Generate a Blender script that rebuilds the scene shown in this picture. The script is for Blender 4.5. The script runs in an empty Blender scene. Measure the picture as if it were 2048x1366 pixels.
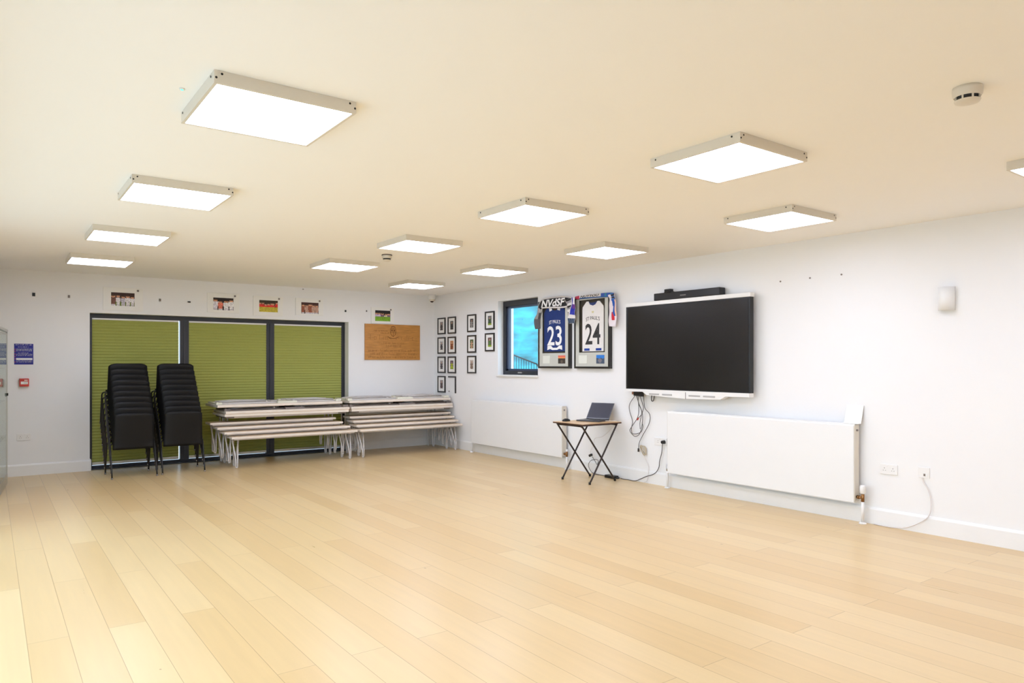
import bpy, bmesh, math, random
from mathutils import Vector, Matrix
R = math.radians
sc = bpy.context.scene
COL = sc.collection

# ------------------------------------------------------------------ camera, world, exposure
cam_d = bpy.data.cameras.new('camera'); cam = bpy.data.objects.new('camera', cam_d); COL.objects.link(cam)
cam.location = (-6.3053, -10.8897, 1.4175)
cam.rotation_euler = (R(90), 0, -0.6336)
cam_d.sensor_width = 36.0; cam_d.lens = 1424.68 / 2048 * 36; cam_d.shift_y = 43.9 / 2048
cam_d.clip_start = 0.05; cam_d.clip_end = 200
sc.camera = cam
sc.view_settings.view_transform = 'Standard'
sc.view_settings.look = 'None'
sc.view_settings.gamma = 1
sc.view_settings.use_curve_mapping = False
sc.view_settings.exposure = 0.13
LAMP = 10.9          # ceiling panel radiance
SKY = 4.2            # daylight radiance
wd = bpy.data.worlds.new('sky'); sc.world = wd; wd.use_nodes = True
bgn = wd.node_tree.nodes['Background']
bgn.inputs[0].default_value = (0.77, 0.91, 1.08, 1); bgn.inputs[1].default_value = SKY
try:
    sc.cycles.use_denoising = True
    sc.cycles.max_bounces = 10; sc.cycles.diffuse_bounces = 6; sc.cycles.use_adaptive_sampling = True; sc.cycles.adaptive_threshold = 0.02; sc.cycles.glossy_bounces = 4
    sc.cycles.sample_clamp_indirect = 6.0
    sc.cycles.caustics_reflective = False; sc.cycles.caustics_refractive = False
except Exception:
    pass
def portal(name, loc, rot, sx, sy):
    l = bpy.data.lights.new(name, 'AREA'); l.shape = 'RECTANGLE'; l.size = sx; l.size_y = sy
    l.cycles.is_portal = True
    o = bpy.data.objects.new(name, l); COL.objects.link(o); o.location = loc; o.rotation_euler = rot
portal('daylight_portal', (-6.80, -6.65, 1.1), (R(90), 0, R(-90)), 6.4, 2.2)
portal('daylight_portal', (0.34, -2.42, 1.8), (R(90), 0, R(90)), 1.0, 1.2)

# ------------------------------------------------------------------ materials
def lin(c): return tuple(((x / 255) / 12.92 if x / 255 <= .04045 else ((x / 255 + .055) / 1.055) ** 2.4) for x in c)
MATS = {}
def mat(name, rgb, rough=0.5, metal=0.0, spec=0.5, noise=0.0, nscale=8.0, bump=0.0, emit=None, estr=0, coat=0, stretch=(1, 1, 1)):
    if name in MATS: return MATS[name]
    m = bpy.data.materials.new(name); m.use_nodes = True; nt = m.node_tree; b = nt.nodes['Principled BSDF']
    c = lin(rgb) + (1,)
    b.inputs['Base Color'].default_value = c; b.inputs['Roughness'].default_value = rough
    b.inputs['Metallic'].default_value = metal; b.inputs['Specular IOR Level'].default_value = spec
    b.inputs['Coat Weight'].default_value = coat
    if emit:
        b.inputs['Emission Color'].default_value = tuple(emit) + (1,); b.inputs['Emission Strength'].default_value = estr
    tc = nt.nodes.new('ShaderNodeTexCoord'); mp = nt.nodes.new('ShaderNodeMapping'); mp.inputs['Scale'].default_value = stretch
    no = nt.nodes.new('ShaderNodeTexNoise'); no.inputs['Scale'].default_value = nscale; no.inputs['Detail'].default_value = 4
    nt.links.new(tc.outputs['Object'], mp.inputs['Vector']); nt.links.new(mp.outputs[0], no.inputs['Vector'])
    if noise:
        rp = nt.nodes.new('ShaderNodeMapRange'); rp.inputs['To Min'].default_value = 1 - noise; rp.inputs['To Max'].default_value = 1 + noise
        rp.inputs['From Min'].default_value = .3; rp.inputs['From Max'].default_value = .7
        mx = nt.nodes.new('ShaderNodeVectorMath'); mx.operation = 'SCALE'; mx.inputs[0].default_value = c[:3]
        nt.links.new(no.outputs['Fac'], rp.inputs['Value']); nt.links.new(rp.outputs[0], mx.inputs['Scale'])
        nt.links.new(mx.outputs[0], b.inputs['Base Color'])
    if bump:
        bp = nt.nodes.new('ShaderNodeBump'); bp.inputs['Strength'].default_value = bump; bp.inputs['Distance'].default_value = .002
        nt.links.new(no.outputs['Fac'], bp.inputs['Height']); nt.links.new(bp.outputs[0], b.inputs['Normal'])
    MATS[name] = m; return m
WALL = mat('wall_paint', (237, 237, 237), .7, spec=.25, noise=.006, nscale=1.2, bump=.03)
CEIL = mat('ceiling_paint', (246, 245, 243), .85, spec=.1, noise=.005, nscale=.9)
SKIRT = mat('skirting_gloss', (237, 237, 236), .35, noise=.01)
WHITEM = mat('white_metal', (233, 233, 232), .35, noise=.004)
LAMPF = mat('lamp_frame_white', (218, 211, 198), .45, noise=.01)
WHITEP = mat('white_plastic', (233, 232, 230), .35, noise=.005)
ANTH = mat('anthracite_frame', (44, 46, 52), .4, noise=.05)
DARK = mat('black_plastic', (20, 19, 19), .4, noise=.1)
CHAIRP = mat('chair_plastic', (11, 9, 8), .5, spec=.28, noise=.1, nscale=30, bump=.2)
STEELD = mat('dark_steel', (50, 48, 48), .3, metal=.7, noise=.08)
STEEL = mat('brushed_steel', (196, 192, 190), .3, metal=.85, noise=.06, nscale=20)
SILVER = mat('silver_paint', (205, 200, 197), .38, metal=.35, noise=.05, nscale=15)
ALU = mat('aluminium', (190, 190, 182), .3, metal=.9, noise=.04)
BRASS = mat('brass', (150, 110, 70), .3, metal=.9, noise=.15, nscale=60)
LAMIN = mat('laminate_top', (214, 190, 160), .35, noise=.06, nscale=14, stretch=(1, 12, 1))
LEDGE = mat('pale_table_edge', (232, 222, 210), .45, noise=.03)
GREYF = mat('grey_fitting', (128, 118, 112), .5, noise=.1)
CREAM = mat('cream_bracket', (226, 224, 208), .5, noise=.03)
BFRAME = mat('black_frame', (38, 34, 32), .35, noise=.08)
MATB = mat('silver_mount', (196, 197, 188), .6, noise=.02)
PAPER = mat('white_mount', (240, 239, 235), .7, noise=.01)
RED = mat('red_plastic', (196, 52, 44), .4, noise=.05)
BLUE = mat('blue_sign', (24, 30, 140), .45, noise=.05)
RUB = mat('rubber_grey', (120, 116, 112), .5, noise=.05)
TUBEB = mat('brown_black_tube', (52, 42, 40), .35, metal=.3, noise=.08)
DESKE = mat('desk_edge', (74, 48, 34), .5, noise=.15, nscale=20)
DESKT = mat('desk_top', (214, 176, 128), .35, noise=.08, nscale=10, stretch=(2, 14, 1))
PLAQ = mat('oak_plaque', (190, 132, 62), .45, noise=.16, nscale=5, stretch=(1.2, 1, 9))
PLAQI = mat('engraved_brown', (120, 74, 26), .6, noise=.08)
SCREEN = mat('display_glass', (24, 21, 19), .22, spec=.5, noise=.05)
LSCREEN = mat('laptop_screen', (50, 48, 58), .4, spec=.25, noise=.03)
LAPG = mat('laptop_grey', (70, 70, 74), .35, metal=.4, noise=.04)
LAPS = mat('laptop_silver', (170, 166, 164), .35, metal=.5, noise=.04)
CABLE = mat('cable_grey', (84, 80, 80), .5, noise=.05)
CABLEW = mat('cable_white', (225, 220, 218), .5, noise=.02)
CABLEB = mat('cable_beige', (190, 176, 150), .6, noise=.1, nscale=60)
NAVY = mat('jersey_navy', (24, 50, 112), .8, noise=.1, nscale=12)
JWHITE = mat('jersey_white', (232, 229, 226), .8, noise=.03, nscale=12)
INK = mat('jersey_ink_dark', (48, 46, 48), .7, noise=.05)
INKW = mat('jersey_ink_white', (240, 240, 240), .7, noise=.02)
FELT = mat('display_felt', (64, 58, 48), .9, noise=.08, nscale=40)
GRILL = mat('slot_grey', (176, 174, 172), .5, noise=.05)
TURQ = mat('turquoise_sheeting', (32, 132, 144), .55, noise=.55, nscale=1.6, stretch=(1, .8, 3.5))
GROUND = mat('outdoor_paving', (205, 203, 198), .9, noise=.1, nscale=2)
LILAC = mat('outdoor_strip_paint', (112, 116, 148), .6, noise=.02)
LEDG = mat('green_led', (40, 220, 130), .4, emit=(.1, .9, .5), estr=2.0)
GREYA = mat('chair_ferrule', (150, 144, 140), .25, metal=.6, noise=.05)

def blind_mat():
    m = mat('green_pleated_fabric', (164, 168, 92), .85, spec=.1, noise=.05, nscale=60, stretch=(1, 1, 3))
    return m
BLIND = blind_mat()
# diffuser
DIFF = bpy.data.materials.new('lamp_diffuser'); DIFF.use_nodes = True
_nt = DIFF.node_tree; _nt.nodes.clear(); _o = _nt.nodes.new('ShaderNodeOutputMaterial'); _e = _nt.nodes.new('ShaderNodeEmission')
_e.inputs[0].default_value = (.90, .97, 1.22, 1); _e.inputs[1].default_value = LAMP; _nt.links.new(_e.outputs[0], _o.inputs[0])
def glass_mat(name, tint=(1, 1, 1), refl=1.0):
    m = bpy.data.materials.new(name); m.use_nodes = True; nt = m.node_tree; nt.nodes.clear()
    o = nt.nodes.new('ShaderNodeOutputMaterial'); t = nt.nodes.new('ShaderNodeBsdfTransparent'); t.inputs[0].default_value = tint + (1,)
    g = nt.nodes.new('ShaderNodeBsdfGlossy'); g.inputs['Roughness'].default_value = .02
    f = nt.nodes.new('ShaderNodeFresnel'); f.inputs[0].default_value = 1.45; ge = nt.nodes.new('ShaderNodeNewGeometry'); fb_ = nt.nodes.new('ShaderNodeMath'); fb_.operation = 'SUBTRACT'; fb_.inputs[0].default_value = 1.0; nt.links.new(ge.outputs['Backfacing'], fb_.inputs[1])
    mu = nt.nodes.new('ShaderNodeMath'); mu.operation = 'MULTIPLY'; nt.links.new(fb_.outputs[0], mu.inputs[1])
    x = nt.nodes.new('ShaderNodeMixShader'); nt.links.new(f.outputs[0], mu.inputs[0]); nt.links.new(mu.outputs[0], x.inputs[0])
    nt.links.new(t.outputs[0], x.inputs[1]); nt.links.new(g.outputs[0], x.inputs[2]); nt.links.new(x.outputs[0], o.inputs[0])
    return m
GLASS = glass_mat('window_glass', (.93, .97, .98)); PGLASS = glass_mat('cabinet_glass', (.9, .94, .9), 1.0)

def floor_mat():
    m = bpy.data.materials.new('oak_plank_floor'); m.use_nodes = True; nt = m.node_tree; N = nt.nodes; L = nt.links; b = N['Principled BSDF']
    geo = N.new('ShaderNodeNewGeometry'); sx = N.new('ShaderNodeSeparateXYZ'); L.new(geo.outputs['Position'], sx.inputs[0])
    def ma(op, a, b_=None, c=None):
        n = N.new('ShaderNodeMath'); n.operation = op
        for i, v in enumerate((a, b_, c)):
            if v is None: continue
            if isinstance(v, (int, float)): n.inputs[i].default_value = v
            else: L.new(v, n.inputs[i])
        return n.outputs[0]
    cx = ma('DIVIDE', ma('ADD', sx.outputs[0], 3.261), .1805)
    ci = ma('FLOOR', cx); fx = ma('SUBTRACT', cx, ci)
    par = ma('ABSOLUTE', ma('MODULO', ci, 2.0))
    # alternate boards are offset by half a board length
    wn0 = N.new('ShaderNodeTexWhiteNoise'); wn0.noise_dimensions = '1D'; L.new(ci, wn0.inputs['W'])
    off = ma('MULTIPLY', ma('ADD', par, 0.0), 1.1)
    jit = ma('MULTIPLY', wn0.outputs['Value'], .012)
    cy = ma('DIVIDE', ma('ADD', ma('ADD', ma('ADD', sx.outputs[1], 8.735), off), jit), 2.2)
    ri = ma('FLOOR', cy); fy = ma('SUBTRACT', cy, ri)
    wn = N.new('ShaderNodeTexWhiteNoise'); wn.noise_dimensions = '2D'; cb = N.new('ShaderNodeCombineXYZ')
    L.new(ci, cb.inputs[0]); L.new(ri, cb.inputs[1]); L.new(cb.outputs[0], wn.inputs['Vector'])
    # grain
    mp = N.new('ShaderNodeVectorMath'); mp.operation = 'MULTIPLY'; mp.inputs[1].default_value = (26, 1.6, 1)
    ad = N.new('ShaderNodeVectorMath'); ad.operation = 'ADD'; sc_ = N.new('ShaderNodeVectorMath'); sc_.operation = 'SCALE'; sc_.inputs['Scale'].default_value = 30
    L.new(wn.outputs['Color'], sc_.inputs[0]); L.new(geo.outputs['Position'], mp.inputs[0]); L.new(mp.outputs[0], ad.inputs[0]); L.new(sc_.outputs[0], ad.inputs[1])
    no = N.new('ShaderNodeTexNoise'); no.inputs['Scale'].default_value = 1.0; no.inputs['Detail'].default_value = 5; L.new(ad.outputs[0], no.inputs['Vector'])
    # knots
    vo = N.new('ShaderNodeTexVoronoi'); vo.inputs['Scale'].default_value = 1.0
    mk = N.new('ShaderNodeVectorMath'); mk.operation = 'MULTIPLY'; mk.inputs[1].default_value = (2.4, 1.5, 1); L.new(geo.outputs['Position'], mk.inputs[0]); L.new(mk.outputs[0], vo.inputs['Vector'])
    kn = ma('LESS_THAN', vo.outputs['Distance'], .018)
    rp = N.new('ShaderNodeValToRGB'); e = rp.color_ramp.elements
    e[0].position = 0; e[0].color = lin(FLOOR_A) + (1,); e[1].position = 1; e[1].color = lin(FLOOR_B) + (1,)
    n2 = rp.color_ramp.elements.new(.5); n2.color = lin(FLOOR_C) + (1,)
    L.new(wn.outputs['Value'], rp.inputs[0])
    g1 = ma('ADD', ma('MULTIPLY', no.outputs['Fac'], .16), .92)
    s2 = N.new('ShaderNodeVectorMath'); s2.operation = 'SCALE'; L.new(rp.outputs[0], s2.inputs[0]); L.new(g1, s2.inputs['Scale'])
    ex = ma('MINIMUM', fx, ma('SUBTRACT', 1.0, fx)); ey = ma('MINIMUM', fy, ma('SUBTRACT', 1.0, fy))
    gx = ma('LESS_THAN', ex, .0085); gy = ma('LESS_THAN', ey, .0007)
    gap = ma('MAXIMUM', gx, gy)
    dk = ma('MULTIPLY', gap, .55); dk = ma('MAXIMUM', dk, ma('MULTIPLY', kn, .5))
    mx = N.new('ShaderNodeMix'); mx.data_type = 'RGBA'; L.new(dk, mx.inputs['Factor']); L.new(s2.outputs[0], mx.inputs['A']); mx.inputs['B'].default_value = lin((126, 92, 56)) + (1,)
    L.new(mx.outputs['Result'], b.inputs['Base Color'])
    b.inputs['Roughness'].default_value = .3; L.new(ma('ADD', ma('MULTIPLY', no.outputs['Fac'], .1), .25), b.inputs['Roughness'])
    b.inputs['Specular IOR Level'].default_value = .5
    bp = N.new('ShaderNodeBump'); bp.inputs['Strength'].default_value = .25; bp.inputs['Distance'].default_value = .001
    L.new(ma('SUBTRACT', no.outputs['Fac'], gap), bp.inputs['Height']); L.new(bp.outputs[0], b.inputs['Normal'])
    return m
FLOOR_A = (209, 178, 127); FLOOR_B = (219, 192, 144); FLOOR_C = (214, 185, 136)
FLOOR = floor_mat()
VCOL = bpy.data.materials.new('printed_image'); VCOL.use_nodes = True
_a = VCOL.node_tree.nodes.new('ShaderNodeVertexColor'); _a.layer_name = 'Col'
VCOL.node_tree.links.new(_a.outputs[0], VCOL.node_tree.nodes['Principled BSDF'].inputs['Base Color']); VCOL.node_tree.nodes['Principled BSDF'].inputs['Roughness'].default_value = .6

# ------------------------------------------------------------------ mesh helpers
class MB:
    def __init__(s): s.v = []; s.f = []; s.sm = []; s.col = []
    def add(s, v, f, smooth=False, col=None):
        n = len(s.v); s.v += [tuple(p) for p in v]; s.f += [tuple(i + n for i in q) for q in f]; s.sm += [smooth] * len(f); s.col += [col] * len(f) if not isinstance(col, list) else col
        return s
    def box(s, a, b, bev=0.0, rot=None, org=None):
        lo = [min(a[i], b[i]) for i in range(3)]; hi = [max(a[i], b[i]) for i in range(3)]
        if bev > 0:
            bm = bmesh.new(); bmesh.ops.create_cube(bm, size=1)
            for v in bm.verts: v.co = Vector([(lo[i] + hi[i]) / 2 + v.co[i] * (hi[i] - lo[i]) for i in range(3)])
            bmesh.ops.bevel(bm, geom=list(bm.edges), offset=min(bev, .45 * min(hi[i] - lo[i] for i in range(3))), segments=2, affect='EDGES', profile=.6)
            vs = [v.co.copy() for v in bm.verts]; bm.verts.index_update(); fs = [[v.index for v in f.verts] for f in bm.faces]; bm.free()
        else:
            vs = [Vector((x, y, z)) for x in (lo[0], hi[0]) for y in (lo[1], hi[1]) for z in (lo[2], hi[2])]
            fs = [(0, 1, 3, 2), (4, 6, 7, 5), (0, 4, 5, 1), (2, 3, 7, 6), (0, 2, 6, 4), (1, 5, 7, 3)]
        if rot is not None:
            o = Vector(org or (0, 0, 0)); vs = [o + rot @ (v - o) for v in vs]
        return s.add(vs, fs)
    def tube(s, pts, r, n=8, cap=True, closed=False):
        P = [Vector(p) for p in pts]; m = len(P)
        rr = r if isinstance(r, (list, tuple)) else [r] * m
        T = []
        for i in range(m):
            if closed: t = P[(i + 1) % m] - P[i - 1]
            else: t = P[min(i + 1, m - 1)] - P[max(i - 1, 0)]
            T.append(t.normalized() if t.length > 1e-9 else Vector((0, 0, 1)))
        u = T[0].orthogonal().normalized(); vs = []
        for i in range(m):
            u = (u - T[i] * u.dot(T[i])); u = u.normalized() if u.length > 1e-6 else T[i].orthogonal().normalized()
            w = T[i].cross(u)
            for k in range(n):
                a = 2 * math.pi * k / n; vs.append(P[i] + (u * math.cos(a) + w * math.sin(a)) * rr[i])
        fs = []
        for i in range(m if closed else m - 1):
            for k in range(n):
                j = (i + 1) % m; fs.append((i * n + k, i * n + (k + 1) % n, j * n + (k + 1) % n, j * n + k))
        s.add(vs, fs, True)
        if cap and not closed:
            n0 = len(s.v) - len(vs); s.f.append(tuple(n0 + k for k in reversed(range(n)))); s.f.append(tuple(n0 + (m - 1) * n + k for k in range(n))); s.sm += [False] * 2; s.col += [None] * 2
        return s
    def cyl(s, c, r, h, axis='z', n=20, r2=None):
        ax = {'x': Vector((1, 0, 0)), 'y': Vector((0, 1, 0)), 'z': Vector((0, 0, 1))}[axis]; c = Vector(c)
        return s.tube([c, c + ax * h], [r, r2 if r2 is not None else r], n)
    def lathe(s, prof, c=(0, 0, 0), axis='z', n=24):
        c = Vector(c); vs = []
        for r, h in prof:
            for k in range(n):
                a = 2 * math.pi * k / n; p = (r * math.cos(a), r * math.sin(a), h)
                if axis == 'y': p = (p[0], -p[2], p[1])
                vs.append(c + Vector(p))
        fs = [(i * n + k, i * n + (k + 1) % n, (i + 1) * n + (k + 1) % n, (i + 1) * n + k) for i in range(len(prof) - 1) for k in range(n)]
        s.add(vs, fs, True)
        return s
    def prism(s, outline, y0, y1):   # outline in local x,z ; extruded along y
        n = len(outline); vs = [(x, y0, z) for x, z in outline] + [(x, y1, z) for x, z in outline]
        return s.add(vs, [tuple(range(n)), tuple(reversed(range(n, 2 * n)))] + [(i, n + i, n + (i + 1) % n, (i + 1) % n) for i in range(n)])
    def prismx(s, outline, x0, x1):  # outline in y,z ; extruded along x
        n = len(outline); vs = [(x0, y, z) for y, z in outline] + [(x1, y, z) for y, z in outline]
        return s.add(vs, [tuple(range(n)), tuple(reversed(range(n, 2 * n)))] + [(i, n + i, n + (i + 1) % n, (i + 1) % n) for i in range(n)])
    def grid(s, nu, nv, fn, smooth=True, thick=0.0, colfn=None):
        vs = [fn(i / nu, j / nv) for i in range(nu + 1) for j in range(nv + 1)]; w = nv + 1
        fs = [(i * w + j, (i + 1) * w + j, (i + 1) * w + j + 1, i * w + j + 1) for i in range(nu) for j in range(nv)]
        cs = [colfn((i + .5) / nu, (j + .5) / nv) for i in range(nu) for j in range(nv)] if colfn else [None] * len(fs)
        if thick:
            bm = bmesh.new(); bv = [bm.verts.new(v) for v in vs]
            for q in fs: bm.faces.new([bv[k] for k in q])
            bm.normal_update(); nrm = [v.normal.copy() for v in bv]; bm.free(); n0 = len(vs)
            vs = vs + [Vector(v) + nn * thick for v, nn in zip(vs, nrm)]
            f2 = [tuple(reversed([k + n0 for k in q])) for q in fs]
            edge = [(i * w, (i + 1) * w) for i in range(nu)] + [((i + 1) * w + nv, i * w + nv) for i in range(nu)] + [(j + 1, j) for j in range(nv)] + [(nu * w + j, nu * w + j + 1) for j in range(nv)]
            f3 = [(b, a, a + n0, b + n0) for a, b in edge]
            fs = fs + f2 + f3; cs = cs + cs + [(cs[0] if cs else None)] * len(f3)
        return s.add(vs, fs, smooth, cs)
    def mesh(s, name, m):
        me = bpy.data.meshes.new(name); me.from_pydata([tuple(v) for v in s.v], [], s.f); me.polygons.foreach_set('use_smooth', s.sm)
        if any(c is not None for c in s.col):
            ca = me.color_attributes.new('Col', 'FLOAT_COLOR', 'CORNER')
            for p, c in zip(me.polygons, s.col):
                cc = (lin(c) if c else (.5, .5, .5)) + (1,)
                for li in p.loop_indices: ca.data[li].color = cc
        bm = bmesh.new(); bm.from_mesh(me)
        if not any(c is not None for c in s.col): bmesh.ops.recalc_face_normals(bm, faces=bm.faces)
        bm.to_mesh(me); bm.free()
        me.materials.append(m); me.update(); return me
    def build(s, name, m, parent=None, label=None):
        o = bpy.data.objects.new(name, s.mesh(name, m)); COL.objects.link(o)
        if parent is not None: o.parent = parent
        if label: o['label'] = label
        return o
def tag(o, label, cat, group=None):
    o['label'] = label; o['category'] = cat
    if group: o['group'] = group
    return o
def thing(name, label, cat, loc=(0, 0, 0), rz=0.0, group=None):
    o = bpy.data.objects.new(name, None); COL.objects.link(o); o.location = loc; o.rotation_euler = (0, 0, rz); o.empty_display_size = .1
    return tag(o, label, cat, group)
def kids(o): return [c for c in bpy.data.objects if c.parent == o]
def dup(root, loc, rz=None, label=None, group=None):
    r = root.copy(); COL.objects.link(r); r.location = loc
    if rz is not None: r.rotation_euler = (0, 0, rz)
    if label: r['label'] = label
    if group: r['group'] = group
    for ch in kids(root):
        c = ch.copy(); COL.objects.link(c); c.parent = r
        for g in kids(ch):
            d = g.copy(); COL.objects.link(d); d.parent = c
    return r
def struct(name, mb, m, parent=None):
    o = mb.build(name, m, parent)
    if parent is None: o['kind'] = 'structure'
    return o
def smooth_path(pts, k=6, closed=False):
    P = [Vector(p) for p in pts]; out = []; n = len(P)
    rng = range(n) if closed else range(n - 1)
    for i in rng:
        if closed: a, b, c, d = P[i - 1], P[i], P[(i + 1) % n], P[(i + 2) % n]
        else: a, b, c, d = P[max(i - 1, 0)], P[i], P[i + 1], P[min(i + 2, n - 1)]
        for j in range(k):
            t = j / k; out.append(.5 * ((2 * b) + (c - a) * t + (2 * a - 5 * b + 4 * c - d) * t * t + (3 * b - a - 3 * c + d) * t ** 3))
    if not closed: out.append(P[-1])
    return out
def text_geo(txt, w, h, cx=0, cz=0, y=0, ext=.0006, shear=0.0, bold=0.0, arc=0.0):
    cu = bpy.data.curves.new('t', 'FONT'); cu.body = txt; cu.align_x = 'CENTER'; cu.offset = bold; cu.resolution_u = 3
    ob = bpy.data.objects.new('t', cu); COL.objects.link(ob); dg = bpy.context.evaluated_depsgraph_get(); dg.update()
    me = bpy.data.meshes.new_from_object(ob.evaluated_get(dg)); vs = [v.co.copy() for v in me.vertices]; fs = [tuple(p.vertices) for p in me.polygons]
    bpy.data.objects.remove(ob); bpy.data.curves.remove(cu); bpy.data.meshes.remove(me)
    x0 = min(v.x for v in vs); x1 = max(v.x for v in vs); y0 = min(v.y for v in vs); y1 = max(v.y for v in vs)
    out = []
    for v in vs:
        a = (v.x - x0) / (x1 - x0) - .5; b = (v.y - y0) / (y1 - y0) - .5
        out.append((cx + a * w + shear * b * h, y, cz + b * h + arc * (1 - 4 * a * a)))
    return out, fs

# ------------------------------------------------------------------ room shell
H = 2.6; XL, YF = -6.65, -13.5
struct('floor', MB().box((XL - .3, YF - .3, -.12), (.3, .45, 0)), FLOOR)
struct('ceiling', MB().box((XL - .3, YF - .3, H), (.3, .45, H + .15)), CEIL)
OX0, OX1, OZ = -5.229, -1.598, 2.09
b = MB().box((XL - .3, 0, 0), (OX0, .3, H)).box((OX1, 0, 0), (0, .3, H)).box((OX0, 0, OZ), (OX1, .3, H)); struct('wall_back', b, WALL)
WY0, WY1, WZ0, WZ1 = -1.94, -2.93, 1.245, 2.372
b = MB().box((0, YF - .3, 0), (.3, WY1, H)).box((0, WY0, 0), (.3, .45, H)).box((0, WY1, 0), (.3, WY0, WZ0)).box((0, WY1, WZ1), (.3, WY0, H)); struct('wall_right', b, WALL)
struct('wall_front', MB().box((XL - .3, YF - .3, 0), (.3, YF, H)), WALL)
GY0, GY1, GZ = -9.9, -3.4, 2.2
b = MB().box((XL - .3, YF, 0), (XL, GY0, H)).box((XL - .3, GY1, 0), (XL, 0, H)).box((XL - .3, GY0, GZ), (XL, GY1, H)); struct('wall_left', b, WALL)
def skirt_prof(t=.018, h=.148): return [(0, 0), (-t, 0), (-t, h - .02), (-t + .006, h - .006), (-t + .013, h), (0, h)]
def skirt_x(mb, x0, x1): mb.prismx([(y, z) for y, z in skirt_prof()], x0, x1)
b = MB(); skirt_x(b, XL, OX0); skirt_x(b, OX1, -.018); b.box((OX0, -.018, 0), (OX0 + .016, .14, .146), .004); b.box((OX1 - .016, -.018, 0), (OX1, .14, .146), .004); struct('baseboard_back', b, SKIRT)
b = MB(); b.prism([(-x, z) for x, z in [(0, 0), (.018, 0), (.018, .128), (.012, .142), (.005, .148), (0, .148)]], YF, 0); struct('baseboard_right', b, SKIRT)
struct('trim_1', MB().box((XL, YF, 0), (XL + .018, GY0, .148), .004).box((XL, GY1, 0), (XL + .018, -.018, .148), .004), SKIRT)

# big glazed opening in the left wall (behind the photographer's left shoulder) that lets daylight in
w = thing('window_3', 'wide floor-to-head glazing in the left wall', 'window', (XL - .1, 0, 0)); w['kind'] = 'structure'
b = MB().box((-.03, GY0, 0), (.03, GY1, .06)).box((-.03, GY0, GZ - .06), (.03, GY1, GZ))
for k in range(5):
    y = GY0 + (GY1 - GY0) * k / 4; b.box((-.03, max(GY0, y - .035), .06), (.03, min(GY1, y + .035), GZ - .06))
b.build('window_frame', ANTH, w)
for k in range(4):
    ya = GY0 + (GY1 - GY0) * k / 4; yb = GY0 + (GY1 - GY0) * (k + 1) / 4
    MB().box((-.004, ya + .035, .06), (.004, yb - .035, GZ - .06)).build('pane', GLASS, w)

# back window: three panes with pleated blinds
WR = .15
w = thing('window_1', 'three-pane anthracite window with green pleated blinds', 'window', (0, 0, 0)); w['kind'] = 'structure'
xs = [OX0, -5.188, -4.097, -3.977, -2.87, -2.750, -1.655, OX1]
b = MB().box((OX0, WR, 2.03), (OX1, WR + .07, OZ), .002).box((OX0, WR, 0), (OX1, WR + .07, .045), .002)
for x0, x1 in ((xs[0], xs[1]), (xs[2], xs[3]), (xs[4], xs[5]), (xs[6], xs[7])): b.box((x0, WR, .045), (x1, WR + .07, 2.03), .002)
for x0, x1 in ((-4.052, -4.028), (-2.822, -2.80)): b.box((x0, WR - .012, .045), (x1, WR, 2.03), .003)
b.build('window_frame', ANTH, w)
for x0, x1 in ((xs[1], xs[2]), (xs[3], xs[4]), (xs[5], xs[6])): MB().box((x0, WR + .045, .045), (x1, WR + .053, 2.03)).build('pane', GLASS, w)
MB().box((OX0, WR - .12, 0.0), (OX1, WR - .002, .012), .003).build('threshold', ANTH, w)
for k, (x0, x1, nm) in enumerate(((xs[1] + .001, xs[2] - .016, 'left'), (xs[3] + .001, xs[4] - .001, 'middle'), (xs[5] + .001, xs[6] - .001, 'right'))):
    lab = ['green pleated blind in the left window pane, behind the chair stacks', 'green pleated blind in the middle window pane', 'green pleated blind in the right window pane, nearest the wooden plaque'][k]
    t = thing('pleated_blind', lab, 'blind', ((x0 + x1) / 2, WR + .012, 0), 0, 'green pleated blinds in the back window'); hw = (x1 - x0) / 2
    MB().box((-hw, -.012, 2.008), (hw, .014, 2.03), .002).build('head_rail', WHITEP, t)
    MB().box((-hw, -.012, .052), (hw, .014, .088), .004).build('bottom_rail', ALU, t)
    n = 96; prof = []
    for i in range(n + 1):
        z = .088 + (2.008 - .088) * i / n; prof.append((-.008 if i % 2 else 0.0, z))
    bb = MB(); vs = [(x, y, z) for x in (-hw + .0005, hw - .0005) for y, z in prof]; m_ = len(prof)
    bb.add(vs, [(i, i + 1, m_ + i + 1, m_ + i) for i in range(m_ - 1)]); vs2 = [(x, .010, z) for x, y, z in vs]; bb.add(vs2, [(0, m_, 2 * m_ - 1, m_ - 1)])
    bb.build('pleated_fabric', BLIND, t)

# small window in the right wall, recessed
w = thing('window_2', 'small anthracite window in the right wall looking out on turquoise sheeting', 'window', (0, 0, 0)); w['kind'] = 'structure'
b = MB(); fx0, fx1 = .10, .17; fw = .062
b.box((fx0, WY1, WZ0), (fx1, WY0, WZ0 + fw), .003).box((fx0, WY1, WZ1 - fw - .02), (fx1, WY0, WZ1), .003).box((fx0, WY0 - fw, WZ0 + fw), (fx1, WY0, WZ1 - fw), .003).box((fx0, WY1, WZ0 + fw), (fx1, WY1 + fw, WZ1 - fw), .003)
b.build('window_frame', ANTH, w)
b = MB(); a0 = .125; sw = .045
for p in (((a0, WY1 + fw, WZ0 + fw), (a0 + .05, WY0 - fw, WZ0 + fw + .03)), ((a0, WY1 + fw, WZ1 - fw - .05), (a0 + .05, WY0 - fw, WZ1 - fw - .02)), ((a0, WY0 - fw - sw, WZ0 + fw), (a0 + .05, WY0 - fw, WZ1 - fw - .02)), ((a0, WY1 + fw, WZ0 + fw), (a0 + .05, WY1 + fw + sw, WZ1 - fw - .02))): b.box(*p, .002)
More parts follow.
